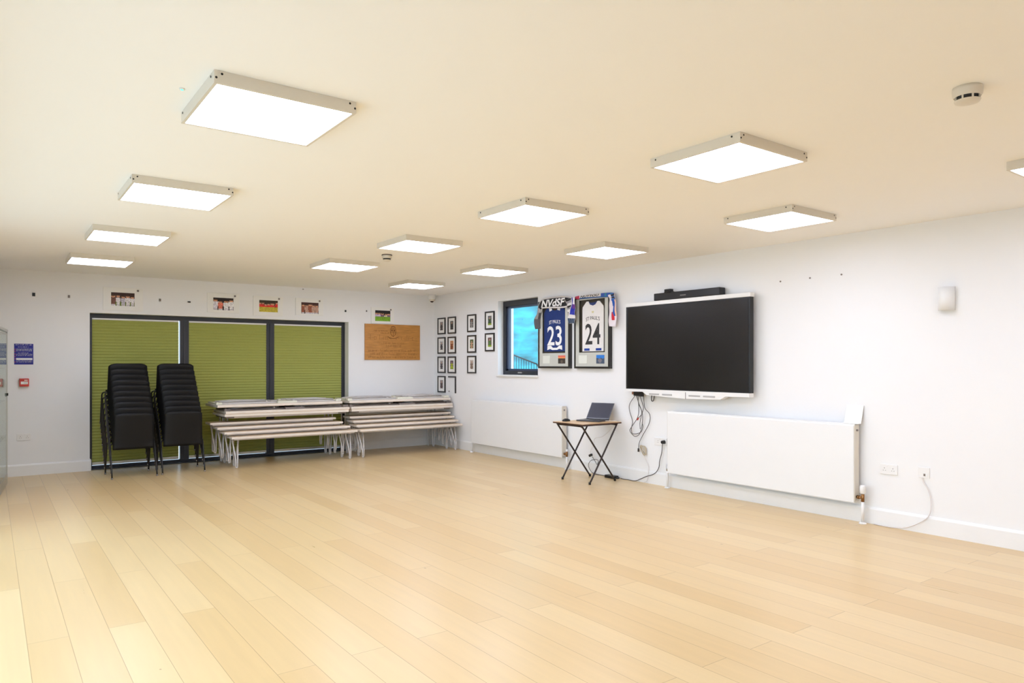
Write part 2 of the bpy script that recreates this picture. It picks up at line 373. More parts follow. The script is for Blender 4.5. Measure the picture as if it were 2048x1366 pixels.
b.build('window_sash', mat('sash_blue_grey', (60, 72, 96), .4, noise=.03), w)
MB().box((a0 + .02, WY1 + fw + .02, WZ0 + fw + .02), (a0 + .027, WY0 - fw - .02, WZ1 - fw - .03)).build('pane', GLASS, w)
MB().box((fx0 - .012, -2.33, WZ0 + .025), (fx0, -2.43, WZ0 + .045), .004).box((fx0 - .03, -2.36, WZ0 + .03), (fx0 - .01, -2.40, WZ0 + .042), .003).build('window_handle', STEEL, w)
MB().box((-.025, WY1 - .02, WZ0 - .028), (fx0, WY0 + .02, WZ0 + .001), .006).build('window_sill', WHITEM, w)

# outdoors
struct('outdoor_ground', MB().box((-30, -34, -.5), (-7.0, 20, -.35)).box((.35, -20, -.5), (14, 20, -.35)).box((-8, .5, -.5), (.3, 14, -.35)), GROUND)
t = thing('sheeting_screen', 'turquoise plastic sheeting outside the small window', 'screen', (2.4, 0, -.35))
b = MB()
def shf(u, v): return Vector((.03 * math.sin(v * 9 + u * 5) + .06 * math.sin(u * 23) + v * .25, -4 + u * 14, v * 4.4))
b.grid(60, 14, shf, True, .01); b.build('sheet', TURQ, t)
MB().box((.3, -4, 0), (.36, 10, .08)).box((.3, -4, 4.3), (.36, 10, 4.38)).build('support_rail', STEEL, t)
t = thing('handrail', 'dark metal railing with a sloping handrail outside the small window', 'railing', (1.5, 1.0, -.35))
def rz_(y): return 2.01 + (y + .95) * .24 if y > -2.0 else 1.758 - (y + 2.0) * -1.0
MB().tube(smooth_path([(0, .6, rz_(.6)), (0, -.95, rz_(-.95)), (0, -1.6, rz_(-1.6)), (0, -2.0, 1.758)], 3) + [Vector((0, -2.9, .86))], .014).build('rail', STEELD, t)
for k in range(44):
    y = .55 - k * .075; MB().tube([(0, y, 0), (0, y, rz_(y) if y > -2.0 else max(.4, 1.758 + (y + 2.0)))], .0045, 6).build('baluster', STEELD, t)
tag(MB().box((.62, -.62, -.35), (.78, -.40, 3.2)).build('lilac_strip', LILAC), 'added pale lilac strip outside the left edge of the small window', 'strip')  # added upright box standing in for the lavender strip at the window edge

# ------------------------------------------------------------------ ceiling lights
S = .305
def make_light():
    t = thing('ceiling_light', 'x', 'ceiling light')
    b = MB()
    for (a, c) in (((-S, -S), (S, -S + .014)), ((-S, S - .014), (S, S)), ((-S, -S + .014), (-S + .014, S - .014)), ((S - .014, -S + .014), (S, S - .014))):
        b.box((a[0], a[1], -.052), (c[0], c[1], 0))
    b.box((-S + .01, -S + .01, -.01), (S - .01, S - .01, -.001))
    b.build('frame', LAMPF, t)
    MB().box((-S + .014, -S + .014, -.048), (S - .014, S - .014, -.040)).build('diffuser', DIFF, t)
    return t
scr = MB()
base_light = make_light()
LG = 'square ceiling light panels'
LIGHTS = [(-5.270, -7.570, 'square ceiling light nearest the viewer, largest of the left row', 1), (-5.280, -5.602, 'second square ceiling light of the left row, behind the largest', 1),
 (-5.292, -3.625, 'third square ceiling light of the left row, over the left blind', 0), (-5.300, -1.70, 'farthest square ceiling light of the left row, low at the left edge', 0),
 (-2.915, -8.348, 'large square ceiling light nearest the viewer, right of centre', 1), (-2.928, -6.562, 'square ceiling light above the small window, second of the middle row', 1),
 (-2.923, -4.762, 'square ceiling light beside the small ceiling smoke detector', 0), (-2.925, -2.95, 'farthest square ceiling light of the middle row, left of the smoke detector', 0),
 (-1.194, -7.555, 'square ceiling light above the soundbar and wall display', 1), (-1.196, -5.564, 'square ceiling light above the two framed jerseys', 0),
 (-1.221, -3.587, 'square ceiling light above the black frame rows', 0), (-1.238, -1.625, 'farthest square ceiling light, nearest the dome camera', 0),
 (-1.190, -9.545, 'square ceiling light cut off by the right edge of the picture', 0),
 (-5.27, -9.55, 'square ceiling light straight above and left of the camera', 0), (-3.4, -11.6, 'square ceiling light behind the camera in the middle', 0), (-5.27, -11.6, 'square ceiling light behind the camera on the left', 0), (-1.19, -11.6, 'square ceiling light behind the camera on the right', 0)]
sm = MB().cyl((0, 0, 0), .005, .002, 'y', 8); scr_me = sm.mesh('screw', STEELD)
for i, (x, y, lab, scw) in enumerate(LIGHTS):
    o = base_light if i == 0 else dup(base_light, (x, y, H))
    o.location = (x, y, H - .0005); o['label'] = lab; o['group'] = LG
for o in [o for o in list(bpy.data.objects) if o.name.startswith('ceiling_light')]:
    if not any(abs(o.location.x - l[0]) < .01 and abs(o.location.y - l[1]) < .01 and l[3] for l in LIGHTS): continue
    for (x, y, z, r_) in ((-S + .03, -S - .001, -.012, 0), (S - .03, -S - .001, -.012, 0), (-S + .008, -S - .001, -.03, 0), (S - .006, -S - .001, -.03, 0), (-S - .001, -S + .05, -.014, 90), (-S - .001, S - .04, -.014, 90)):
        c = bpy.data.objects.new('screw', scr_me); COL.objects.link(c); c.parent = o; c.location = (x, y, z); c.rotation_euler = (0, 0, R(r_))

# ------------------------------------------------------------------ ceiling devices
t = thing('smoke_detector', 'large round white smoke detector on the ceiling at upper right', 'smoke detector', (-2.925, -9.585, H))
MB().lathe([(0, 0), (.056, 0), (.058, -.012), (.056, -.034), (.05, -.042)], n=32).build('base', LAMPF, t)
b = MB().lathe([(.044, -.036), (.044, -.056), (0, -.056)], n=32); b.build('sensing_chamber', DARK, t)
b = MB()
for k in range(8):
    a = k * math.pi / 4; b.box((.042, -.003, -.056), (.050, .003, -.036), rot=Matrix.Rotation(a, 3, 'Z'))
b.lathe([(.05, -.056), (.046, -.064), (.02, -.071), (0, -.072)], n=32).lathe([(.05, -.056), (0, -.056)], n=32); b.build('cap', LAMPF, t)
t = thing('smoke_detector', 'small smoke detector with dark slots between the ceiling lights', 'smoke detector', (-2.82, -3.85, H))
MB().lathe([(0, 0), (.055, 0), (.057, -.012)], n=24).build('base', GREYF, t)
MB().lathe([(.05, -.012), (.052, -.04), (.045, -.043)], n=24).build('body', LAMPF, t)
MB().lathe([(.042, -.043), (.042, -.058), (0, -.058)], n=24).build('sensing_chamber', DARK, t)
MB().lathe([(.046, -.058), (.03, -.072), (0, -.073)], n=24).build('cap', LAMPF, t)
t = thing('indicator_light', 'tiny green indicator light on the ceiling left of the largest light', 'indicator', (-5.635, -7.58, H))
MB().lathe([(.012, 0), (.012, -.004), (.006, -.005)], n=16).build('bezel', WHITEP, t); MB().lathe([(.006, -.004), (.006, -.007), (0, -.009)], n=12).build('lens', LEDG, t)
t = thing('dome_camera', 'small white dome security camera in the ceiling corner', 'camera', (-.16, -.2, H))
MB().lathe([(0, 0), (.062, 0), (.064, -.05), (.058, -.072), (.05, -.085)], n=28).build('housing', WHITEP, t)
MB().lathe([(.052, -.08), (.050, -.10), (.036, -.112)], n=24).build('housing_rim', LAMPF, t)
MB().lathe([(.034, -.108), (.030, -.122), (.018, -.132), (0, -.136)], n=20).build('lens_dome', mat('dome_dark', (46, 26, 20), .1), t)

# ------------------------------------------------------------------ wall helpers: local x to the viewer's right, -y out of the wall, z up
def onback(name, label, cat, x, z, group=None): return thing(name, label, cat, (x, 0, z), 0, group)
def onright(name, label, cat, y, z, group=None): return thing(name, label, cat, (0, y, z), R(-90), group)
def photo(w, h, nx, ny, fn, y):
    b = MB(); b.grid(nx, ny, lambda u, v: Vector((-w / 2 + u * w, y, -h / 2 + v * h)), False, 0, fn)
    return b
def people(seed, bg, shirts, n, floorc=None, top=None):
    rnd = random.Random(seed); P = [((i + .5) / n + rnd.uniform(-.03, .03), rnd.uniform(.62, .78), rnd.choice(shirts), rnd.uniform(.8, 1.15)) for i in range(n)]
    nz = {}
    def fn(u, v):
        r2 = random.Random(int(u * 997) * 131 + int(v * 997) + seed); j = r2.uniform(.8, 1.2)
        c = bg
        if floorc and v < .32: c = floorc
        if top and v > .82: c = top
        for px, hz, sh, sz in P:
            du = (u - px) * n * .5 / sz
            if v < hz - .08 and abs(du) < .30 * (1.0 if v > .3 else .75): c = sh if v > (.42 if floorc and floorc[1] > 150 else .12) else (floorc if floorc and floorc[1] > 150 else (205, 200, 206))
            if (du * .9) ** 2 + ((v - hz) * 2.6) ** 2 < .045: c = (205, 150, 118)
            if (du * .9) ** 2 + ((v - hz - .06) * 2.6) ** 2 < .03 and v > hz + .04: c = (70, 46, 32)
        return tuple(max(0, min(255, q * j)) for q in c)
    return fn
# acrylic-mounted pictures on the back wall
PICS = [(-5.076, -4.599, 2.441, 2.131, -4.983, -4.702, 2.373, 2.195, people(3, (60, 36, 30), [(190, 186, 200), (120, 80, 70), (226, 222, 226)], 5, (96, 110, 40)), 'print of a crowd in white shirts, leftmost on the back wall'),
 (-3.766, -3.319, 2.441, 2.157, -3.684, -3.402, 2.374, 2.195, people(8, (34, 24, 24), [(226, 220, 232), (240, 236, 240), (220, 120, 100)], 4), 'print of four men in white against black, above the left mullion'),
 (-3.116, -2.669, 2.435, 2.135, -3.028, -2.750, 2.372, 2.196, people(21, (56, 44, 26), [(214, 48, 40), (220, 60, 50)], 7, (196, 178, 60)), 'print of a team in red shirts above the right mullion'),
 (-2.471, -2.028, 2.435, 2.171, -2.384, -2.107, 2.372, 2.196, people(33, (70, 34, 26), [(190, 150, 130), (150, 84, 60)], 5, (60, 40, 30)), 'dark brown print of an indoor crowd above the right blind'),
 (-1.205, -.787, 2.352, 2.084, -1.134, -.856, 2.302, 2.124, people(45, (24, 20, 26), [(200, 180, 210), (224, 214, 180), (120, 90, 120)], 5, (120, 168, 40)), 'print of players on green grass just above the wooden plaque')]
for x0, x1, z1, z0, px0, px1, pz1, pz0, fn, lab in PICS:
    cx, cz = (x0 + x1) / 2, (z0 + z1) / 2
    t = onback('mounted_print', lab, 'picture', cx, cz, 'acrylic mounted prints along the top of the back wall')
    MB().box((x0 - cx, -.012, z0 - cz), (x1 - cx, -.001, z1 - cz), .002).build('mount_board', PAPER if x0 > -1.3 else mat('pale_board', (238, 237, 233), .4, noise=.01), t)
    w_, h_ = px1 - px0, pz1 - pz0; p = photo(w_, h_, 44, 26, fn, -.0135).build('photo_print', VCOL, t); p.location = ((px0 + px1) / 2 - cx, 0, (pz0 + pz1) / 2 - cz)
    MB().box((x1 - cx - .075, -.022, z1 - cz - .045), (x1 - cx - .05, -.012, z1 - cz - .02), .003).build('fixing_clip', GREYF, t)
for x, z, w_, h_, m_, lab in ((-5.844, 2.293, .032, .045, DARK, 'black square bracket on the back wall nearest the left edge'), (-5.463, 2.289, .024, .036, GREYF, 'grey bracket on the back wall left of the crowd print'), (-4.384, 2.30, .024, .036, GREYF, 'grey bracket on the back wall right of the crowd print'),
                     (-4.008, 2.292, .04, .02, DARK, 'dark slanted bracket left of the print of four men'), (-1.65, 2.266, .024, .03, DARK, 'black bracket above the right end of the back window'), (-1.283, 2.282, .02, .026, GREYF, 'small grey bracket left of the print of players on grass'), (-2.352, 2.575, .022, .012, GREYF, 'tiny grey bracket at the ceiling above the brown crowd print')):
    t = onback('wall_bracket', lab, 'bracket', x, z, 'picture brackets left on the back wall')
    MB().box((-w_ / 2, -.008, -h_ / 2), (w_ / 2, 0, h_ / 2), .002).build('plate', m_, t); MB().box((-w_ / 4, -.02, -h_ / 4), (w_ / 4, -.008, h_ / 4), .003).build('clamp', m_, t)
# wooden plaque
x0, x1, z0, z1 = -1.32, -.295, 1.477, 2.073; cx, cz = (x0 + x1) / 2, (z0 + z1) / 2
t = onback('wooden_plaque', 'wide oak plaque with engraved crest and lettering on the back wall', 'plaque', cx, cz)
MB().box((x0 - cx, -.022, z0 - cz), (x1 - cx, -.002, z1 - cz), .003).build('board', PLAQ, t)
def scribble(b, x0, x1, z, h, seed, y=-.0226, th=.0035):
    rnd = random.Random(seed); x = x0
    while x < x1:
        wl = rnd.uniform(2, 7) * h * .55; xe = min(x + wl, x1)
        while x < xe:
            k = rnd.random()
            if k < .45: b.box((x, y - .0006, z), (x + th, y, z + h * (1.35 if rnd.random() < .3 else .8)))
            elif k < .8:
                b.box((x, y - .0006, z), (x + h * .45, y, z + th)); b.box((x, y - .0006, z), (x + th, y, z + h * .8)); b.box((x, y - .0006, z + h * .7), (x + h * .45, y, z + h * .7 + th))
            else: b.box((x, y - .0006, z + h * .35), (x + h * .4, y, z + h * .35 + th))
            x += h * .55
        x += h * .5
b = MB(); W2 = (x1 - x0) / 2; HH = (z1 - z0) / 2
for i, (u0, u1, v, h) in enumerate(((.06, .93, .62, .062), (.33, .71, .50, .026), (.37, .65, .41, .034), (.06, .93, .285, .03), (.1, .93, .19, .03), (.06, .93, .105, .026))): scribble(b, -W2 + u0 * 2 * W2, -W2 + u1 * 2 * W2, -HH + v * 2 * HH - .03, h, 40 + i)
scribble(b, -W2 + .16, -W2 + .42, HH - .12, .018, 77); scribble(b, -W2 + .28, -W2 + .44, HH - .155, .016, 78)
b.build('engraved_lettering', PLAQI, t)
b = MB(); sh = [(-.05, .06), (.05, .06), (.052, .0), (.035, -.045), (0, -.075), (-.035, -.045), (-.052, 0)]
for i in range(len(sh)):
    a, c = Vector((sh[i][0], 0, sh[i][1])), Vector((sh[(i + 1) % 7][0], 0, sh[(i + 1) % 7][1])); b.tube([a, c], .0035, 6)
b.tube([(-.05, 0, 0), (.05, 0, 0)], .003, 6).tube([(0, 0, .06), (0, 0, -.07)], .003, 6).tube(smooth_path([(-.1, 0, -.075), (-.05, 0, -.1), (0, 0, -.105), (.05, 0, -.1), (.1, 0, -.075)]), .005, 6)
b.box((-.035, -.001, .015), (-.012, .001, .045)).box((.012, -.001, .015), (.035, .001, .045)).tube([(-.04, 0, .085), (0, 0, .10), (.04, 0, .085)], .006, 6)
c = b.build('engraved_crest', PLAQI, t); c.location = (0, -.0225, HH - .13)
# blue notice, call point, socket left
t = onback('notice_sign', 'blue safety notice with white lettering by the glass cabinet', 'sign', -5.948, 1.535)
MB().box((-.1, -.004, -.131), (.1, 0, .131), .001).build('plate', BLUE, t)
b = MB(); y_ = -.0046
b.add(*text_geo('Fire action notice', .16, .014, 0, .117, y_)) if False else scribble(b, -.085, .08, .112, .012, 5, y_, .002)
for i, z in enumerate((.086, .062, .05, .038, .01, -.006, -.022, -.09, -.104)): scribble(b, -.06 if i in (0, 4) else -.08, .05 if i in (0, 4) else .085, z, .008, 60 + i, y_, .0016)
b.box((-.08, y_ - .0006, -.074), (.09, y_, -.05)); b.build('lettering', INKW, t)
b = MB()
for z in (.06, .035, -.0, -.03, -.06, -.1): b.cyl((-.091, -.004, z), .0055, -.001, 'y', 12)
b.build('symbols', RED, t)
t = onback('fire_call_point', 'small red fire alarm call point below the blue notice', 'call point', -5.945, 1.178)
MB().box((-.05, -.045, -.05), (.05, 0, .05), .006).build('housing', RED, t); MB().box((-.036, -.047, -.022), (.038, -.044, .012), .001).build('break_panel', PAPER, t)
MB().box((0, -.047, .022), (.036, -.044, .034), .001).build('label_strip', PAPER, t)
MB().box((-.006, -.049, -.008), (.03, -.047, -.004)).build('marking', INK, t)
def socket_parts(t, w=.146, h=.086, gangs=2):
    MB().box((-w / 2, -.010, -h / 2), (w / 2, 0, h / 2), .003).build('face_plate', WHITEP, t)
    hb = MB()
    for g in range(gangs):
        gx = (-.036 + .072 * g) if gangs == 2 else 0
        hb.box((gx - .0025, -.0106, .006), (gx + .0025, -.0099, .014)); hb.box((gx - .013, -.0106, -.012), (gx - .006, -.0099, -.008)); hb.box((gx + .006, -.0106, -.012), (gx + .013, -.0099, -.008))
        MB().box((gx - .006 + (.02 if g == 0 else -.02), -.0135, .022), (gx + .006 + (.02 if g == 0 else -.02), -.009, .036), .002).build('switch', WHITEP, t)
    hb.build('pin_holes', RUB, t)
t = onback('wall_socket', 'white double power socket low on the back wall under the call point', 'socket', -5.948, .489, 'white double power sockets'); socket_parts(t)
t = onright('wall_socket', 'white double power socket right of the long radiator', 'socket', -7.842, .497, 'white double power sockets'); socket_parts(t)
t = onright('wall_socket', 'white double power socket with black plug, left of the long radiator', 'socket', -5.235, .508, 'white double power sockets'); socket_parts(t, .19)
t = onright('fused_spur', 'white fused spur switch with a white flex at far right', 'switch', -8.131, .503)
MB().box((-.044, -.010, -.044), (.044, 0, .044), .003).build('face_plate', WHITEP, t); MB().box((-.002, -.0135, -.026), (.012, -.009, -.006), .002).build('switch', GREYF, t); MB().box((.014, -.012, -.026), (.03, -.009, -.002), .002).build('fuse_carrier', WHITEM, t)
pts = [(-.012, -8.115, .465), (-.012, -8.13, .42), (-.014, -8.17, .36), (-.02, -8.19, .28), (-.025, -8.19, .2), (-.03, -8.16, .13), (-.045, -8.05, .05), (-.05, -7.95, .015), (-.04, -7.82, .006), (-.028, -7.72, .006)]
tag(MB().tube(smooth_path(pts), .0045, 8).build('white_flex', CABLEW), 'white cable curving from the fused spur down to the floor', 'cable')
# screw dots on right wall
for y, z, lab in ((-6.788, 2.227, 'small wall plug left of three, right of the wall display'), (-7.102, 2.231, 'small wall plug in the middle of three high on the right wall'), (-7.413, 2.233, 'faint small wall plug rightmost of three high on the right wall')):
    o = MB().cyl((0, 0, 0), .008, -.005, 'y', 12).cyl((0, -.005, 0), .004, -.002, 'y', 10).build('wall_plug', GREYF); o.location = (0, y, z); o.rotation_euler = (0, 0, R(-90)); tag(o, lab, 'wall plug', 'empty wall plugs on the right wall')
# wall lamp
t = onright('wall_lamp', 'white half-round wall light at far right', 'wall lamp', -8.31, 1.945)
def hc(u, v): a = math.pi * u; return Vector((-.06 * math.cos(a), -.012 - .062 * math.sin(a), -.095 + v * .19))
MB().grid(20, 2, hc, True, .003).build('shade', WHITEM, t); MB().box((-.05, -.012, -.085), (.05, 0, .085), .003).build('back_plate', WHITEM, t); MB().cyl((0, -.04, -.06), .018, .1, n=14).build('lamp_tube', WHITEP, t)

# ------------------------------------------------------------------ small black frames on the right wall
FR = []
cols = {0: (-.139, -.391), 1: (-.477, -.731), 2: (-1.089, -1.345), 3: (-1.608, -1.856)}
rows = [2.062, 1.727, 1.394, 1.06]
desc = {(0, 0): 'black frame, top of the column nearest the corner', (0, 1): 'black frame with a lone dark figure, second down nearest the corner', (0, 2): 'black frame, third down nearest the corner', (0, 3): 'black frame, lowest nearest the corner, above the tables',
        (1, 0): 'black frame with a grey print, top of the second column', (1, 1): 'black frame with an orange figure in the second column', (1, 2): 'black frame with yellow-green print in the second column',
        (2, 0): 'black frame with grey print, top of the third column', (2, 1): 'black frame with green pitch print in the third column', (2, 2): 'black frame with pale brown print, bottom of the third column',
        (3, 0): 'black frame, upper of the two beside the small window', (3, 1): 'black frame, lower of the two beside the small window'}
pal = {(0, 0): ((150, 140, 138), (70, 62, 60)), (0, 1): ((196, 194, 194), (60, 54, 54)), (0, 2): ((176, 170, 170), (60, 54, 56)), (0, 3): ((160, 150, 148), (84, 66, 66)), (1, 0): ((96, 96, 92), (50, 48, 46)), (1, 1): ((206, 140, 84), (120, 60, 36)), (1, 2): ((90, 70, 84), (176, 190, 40)),
       (2, 0): ((70, 66, 64), (150, 144, 140)), (2, 1): ((66, 92, 40), (190, 150, 120)), (2, 2): ((196, 184, 172), (130, 110, 96)), (3, 0): ((110, 112, 112), (60, 90, 50)), (3, 1): ((110, 84, 84), (80, 120, 60))}
def portrait(seed, bgc, fc, low=None):
    def fn(u, v):
        r2 = random.Random(int(u * 991) * 57 + int(v * 991) + seed); j = r2.uniform(.75, 1.2); c = bgc
        if ((u - .5) * 2.2) ** 2 + ((v - .76) * 3.6) ** 2 < .16: c = (176, 140, 120)
        elif v < .64 and abs(u - .5) < .3 + .1 * math.sin(v * 20 + seed): c = fc
        if v < .2 and low: c = low
        return tuple(max(0, min(255, q * j)) for q in c)
    return fn
fb = MB(); fw2, fh2, ft = .127, .142, .022
for a, c in (((-fw2, -fh2), (fw2, -fh2 + ft)), ((-fw2, fh2 - ft), (fw2, fh2)), ((-fw2, -fh2 + ft), (-fw2 + ft, fh2 - ft)), ((fw2 - ft, -fh2 + ft), (fw2, fh2 - ft))): fb.box((a[0], -.018, a[1]), (c[0], 0, c[1]), .0015)
fme = fb.mesh('frame', BFRAME); mme = MB().box((-fw2 + .01, -.008, -fh2 + .01), (fw2 - .01, -.001, fh2 - .01)).mesh('mount', PAPER)
for (c, r), lab in desc.items():
    ya, yb = cols[c]; tt = onright('picture_frame', lab, 'picture frame', (ya + yb) / 2, rows[r] + (.012 if c == 3 else .006 if c == 2 else 0) * 1, 'small black picture frames on the right wall')
    if c == 3: tt.location.z = (2.088, 1.749)[r]
    for nm, me in (('frame', fme), ('mount', mme)):
        o = bpy.data.objects.new(nm, me); COL.objects.link(o); o.parent = tt
    p = pal[(c, r)]; photo(.10, .145, 14, 22, portrait(c * 7 + r, p[0], p[1], (150, 170, 50) if (c, r) in ((1, 2), (3, 1), (3, 0)) else None), -.009).build('photo_print', VCOL, tt)
t = onright('broken_frame', 'broken black frame with only its top and right sides left', 'picture frame', -.604, 1.06)
MB().box((-.11, -.018, .120), (fw2, 0, fh2), .0015).box((fw2 - ft, -.018, -fh2), (fw2, 0, .120), .0015).build('frame', BFRAME, t)
MB().cyl((-.1, 0, -.115), .012, -.006, 'y', 12).build('nail', GREYF, t)

# ------------------------------------------------------------------ framed jerseys
def jersey_frame(y0, y1, z0, z1, label, dark):
    cy, cz = (y0 + y1) / 2, (z0 + z1) / 2; w_, h_ = abs(y1 - y0) / 2, (z1 - z0) / 2
    t = onright('framed_jersey', label, 'framed jersey', cy, cz)
    b = MB(); f = .026
    for a, c in (((-w_, -h_), (w_, -h_ + f)), ((-w_, h_ - f), (w_, h_)), ((-w_, -h_ + f), (-w_ + f, h_ - f)), ((w_ - f, -h_ + f), (w_, h_ - f))): b.box((a[0], -.05, a[1]), (c[0], 0, c[1]), .002)
    b.build('frame', BFRAME, t)
    iz0, iz1 = 1.56 - cz, (2.245 if not dark else 2.22) - cz; iw = .245
    b = MB(); y_ = -.044
    for a, c in (((-w_ + f, -h_ + f), (w_ - f, iz0)), ((-w_ + f, iz1), (w_ - f, h_ - f)), ((-w_ + f, iz0), (-iw, iz1)), ((iw, iz0), (w_ - f, iz1))): b.box((a[0], y_, a[1]), (c[0], y_ + .006, c[1]))
    b.build('mount', MATB, t)
    MB().box((-iw - .02, -.012, iz0 - .02), (iw + .02, -.004, iz1 + .02)).build('backing', FELT, t)
    return t, cy, cz
def cloth_shape(outline, y, th=.006): return MB().prism(outline, y - th, y)
t, cy, cz = jersey_frame(-3.765, -4.432, 1.352, 2.285, 'framed white jersey with number 24, right of the blue one', False)
# body outline, local x to viewer right
jo = [(-.2, -.415 + .17), (-.2, .30), (-.195, .335), (-.12, .405), (-.085, .405), (-.05, .36), (0, .345), (.05, .36), (.085, .40), (.125, .40), (.195, .335), (.2, .30), (.2, -.245)]
o = cloth_shape(jo, -.014, .008).build('jersey', JWHITE, t)
MB().prism([(-.075, .40), (-.05, .362), (0, .347), (.05, .362), (.075, .40), (.04, .385), (-.04, .385)], -.026, -.02).build('collar', mat('collar_blue', (50, 62, 112), .8), t)
for sx in (-1, 1): MB().box((sx * .11 - .05, -.027, -.235), (sx * .11 + .05, -.022, -.205), .002).build('hem_patch', mat('royal_blue', (24, 60, 150), .7), t)
b = MB(); b.add(*text_geo('24', .285, .27, .0, -.02, -.0235, bold=.012)); b.build('number', INK, t)
b = MB(); b.add(*text_geo("ST PAUL'S", .26, .05, 0, .17, -.0235, bold=.008, arc=.018)); b.build('lettering', INK, t)
MB().prism([(-.02, .275), (.02, .275), (.012, .25), (-.012, .25)], -.024, -.022).build('badge', mat('gold_badge', (214, 204, 150), .6), t)
photo(.15, .11, 20, 14, lambda u, v: ((40, 120, 205) if v > .62 + .05 * math.sin(u * 14) else ((120, 116, 124) if (u - .45) ** 2 + (v - .35) ** 2 < .06 else (70, 84, 104))), -.046).build('photo_print', VCOL, t).location = (.165, 0, 1.471 - cz)
MB().box((-.165 - .08, -.047, 1.418 - cz), (-.165 + .08, -.044, 1.524 - cz)).build('caption_card', mat('caption_card', (222, 224, 214), .6), t)
t, cy, cz = jersey_frame(-2.995, -3.668, 1.352, 2.285, 'framed blue jersey with number 23, beside the small window', True)
jo = [(-.23, -.235), (-.23, .30), (-.21, .335), (-.12, .40), (-.08, .40), (-.05, .34), (0, .325), (.05, .34), (.08, .40), (.12, .40), (.20, .335), (.215, .30), (.215, -.235)]
cloth_shape(jo, -.014, .008).build('jersey', NAVY, t)
for sx in (-1, 1): MB().prism([(sx * .055, .335), (sx * .08, .40), (sx * .13, .39), (sx * .11, .32)], -.025, -.0215).build('shoulder_patch', INKW, t)
MB().prism([(-.16, -.215), (-.155, -.155), (-.08, -.155), (-.04, -.185), (.05, -.185), (.10, -.155), (.155, -.155), (.16, -.215), (.1, -.2), (.05, -.215), (-.05, -.215), (-.1, -.2)], -.025, -.0215).build('hem_band', INKW, t)
b = MB(); b.add(*text_geo('23', .31, .27, -.005, -.02, -.0235, bold=.014)); b.build('number', INKW, t)
b = MB(); b.add(*text_geo("ST PAUL'S", .24, .05, 0, .165, -.0235, bold=.008, arc=.012)); b.build('lettering', INKW, t)
photo(.15, .11, 20, 14, lambda u, v: ((226, 110, 96) if v > .8 else (238, 150, 84) if v > .62 else (70, 52, 50) if v > .5 else ((96, 84, 70) if (u - .5) ** 2 + (v - .25) ** 2 < .03 else (58, 50, 44))), -.046).build('photo_print', VCOL, t).location = (.175, 0, 1.471 - cz)
MB().box((-.155 - .075, -.047, 1.418 - cz), (-.155 + .075, -.044, 1.524 - cz)).build('caption_card', mat('caption_card', (222, 224, 214), .6), t)

# ------------------------------------------------------------------ scarves over the jersey frames
def ribbon(pairs, x, colfn, sub=7, nv=16, wav=.006, thick=.006):
    T = smooth_path([(0, a[0], a[1]) for a in pairs[0::2]], sub); B = smooth_path([(0, a[0], a[1]) for a in pairs[1::2]], sub); n = min(len(T), len(B)) - 1
    def fn(u, v):
        i = min(int(round(u * n)), n); p = T[i] * (1 - v) + B[i] * v
        return Vector((x - wav * math.sin(u * 17 + v * 5) - .004 * math.sin(v * math.pi), p.y, p.z))
    return MB().grid(n, nv, fn, True, thick, colfn)
K, Wh, G, Bl, Rd, Nv = (28, 26, 28), (226, 222, 220), (120, 116, 118), (30, 70, 170), (200, 40, 60), (40, 56, 90)
SC1 = [(-2.946, 1.902), (-3.05, 1.908), (-2.926, 2.033), (-3.05, 2.025), (-2.98, 2.116), (-3.07, 2.111), (-3.0, 2.196), (-3.09, 2.15), (-3.046, 2.262), (-3.10, 2.185), (-3.101, 2.318), (-3.12, 2.185), (-3.246, 2.332), (-3.246, 2.182), (-3.435, 2.332), (-3.435, 2.170), (-3.601, 2.325), (-3.601, 2.168), (-3.76, 2.292), (-3.66, 2.186)]
def c1(u, v):
    if u < .13: return (78, 76, 82) if int(v * 16) % 4 else (104, 100, 106)
    if u < .25: return (150, 150, 146) if v < .6 else (60, 58, 60)
    if u < .36: return K if int(v * 8 + u * 40) % 2 else Wh
    if v < .12: return (200, 194, 190)
    if v > .9: return Wh
    return K
t = thing('football_scarf', 'black and white knitted scarf draped over the blue jersey frame', 'scarf', (0, 0, 0))
ribbon(SC1, -.062, c1).build('band', VCOL, t)
def wall_text(txt, y0, y1, z0, z1, x, m, name, parent, shear=0.0, bold=0.0, slope=0.0):
    vs, fs = text_geo(txt, abs(y1 - y0), z1 - z0, 0, 0, 0, shear=shear, bold=bold); cy, cz = (y0 + y1) / 2, (z0 + z1) / 2
    MB().add([(x, cy - a, cz + c + slope * a) for a, _, c in vs], fs).build(name, m, parent)
wall_text('NVdSF', -3.12, -3.60, 2.195, 2.30, -.080, INKW, 'lettering', t, shear=.3, bold=.03)
def c1t(u, v):
    k = int(u * 7); return (K if k in (0, 3, 6) else (150, 146, 148) if k in (1, 4) else Wh) if abs(v - .5) < .38 else (170, 166, 168)
ribbon([(-3.61, 2.27), (-3.767, 2.288), (-3.652, 2.197), (-3.802, 2.228), (-3.652, 2.138), (-3.785, 2.159), (-3.679, 2.078), (-3.732, 2.075)], -.074, c1t, nv=10).build('hanging_end', VCOL, t)
t = thing('football_scarf', 'blue, white and red scarf draped over the white jersey frame', 'scarf', (0, 0, 0))
SC2 = [(-3.80, 2.300), (-3.815, 2.262), (-3.969, 2.311), (-3.969, 2.262), (-4.219, 2.308), (-4.219, 2.255), (-4.442, 2.303), (-4.45, 2.246), (-4.52, 2.292), (-4.458, 2.226)]
def c2(u, v):
    if u < .14: return (180, 50, 80)
    if v > .72: return (36, 90, 160)
    if u > .58: return (44, 84, 170) if int(u * 60) % 3 else (50, 130, 150)
    return Wh
ribbon(SC2, -.062, c2, wav=.003, thick=.006).build('band', VCOL, t)
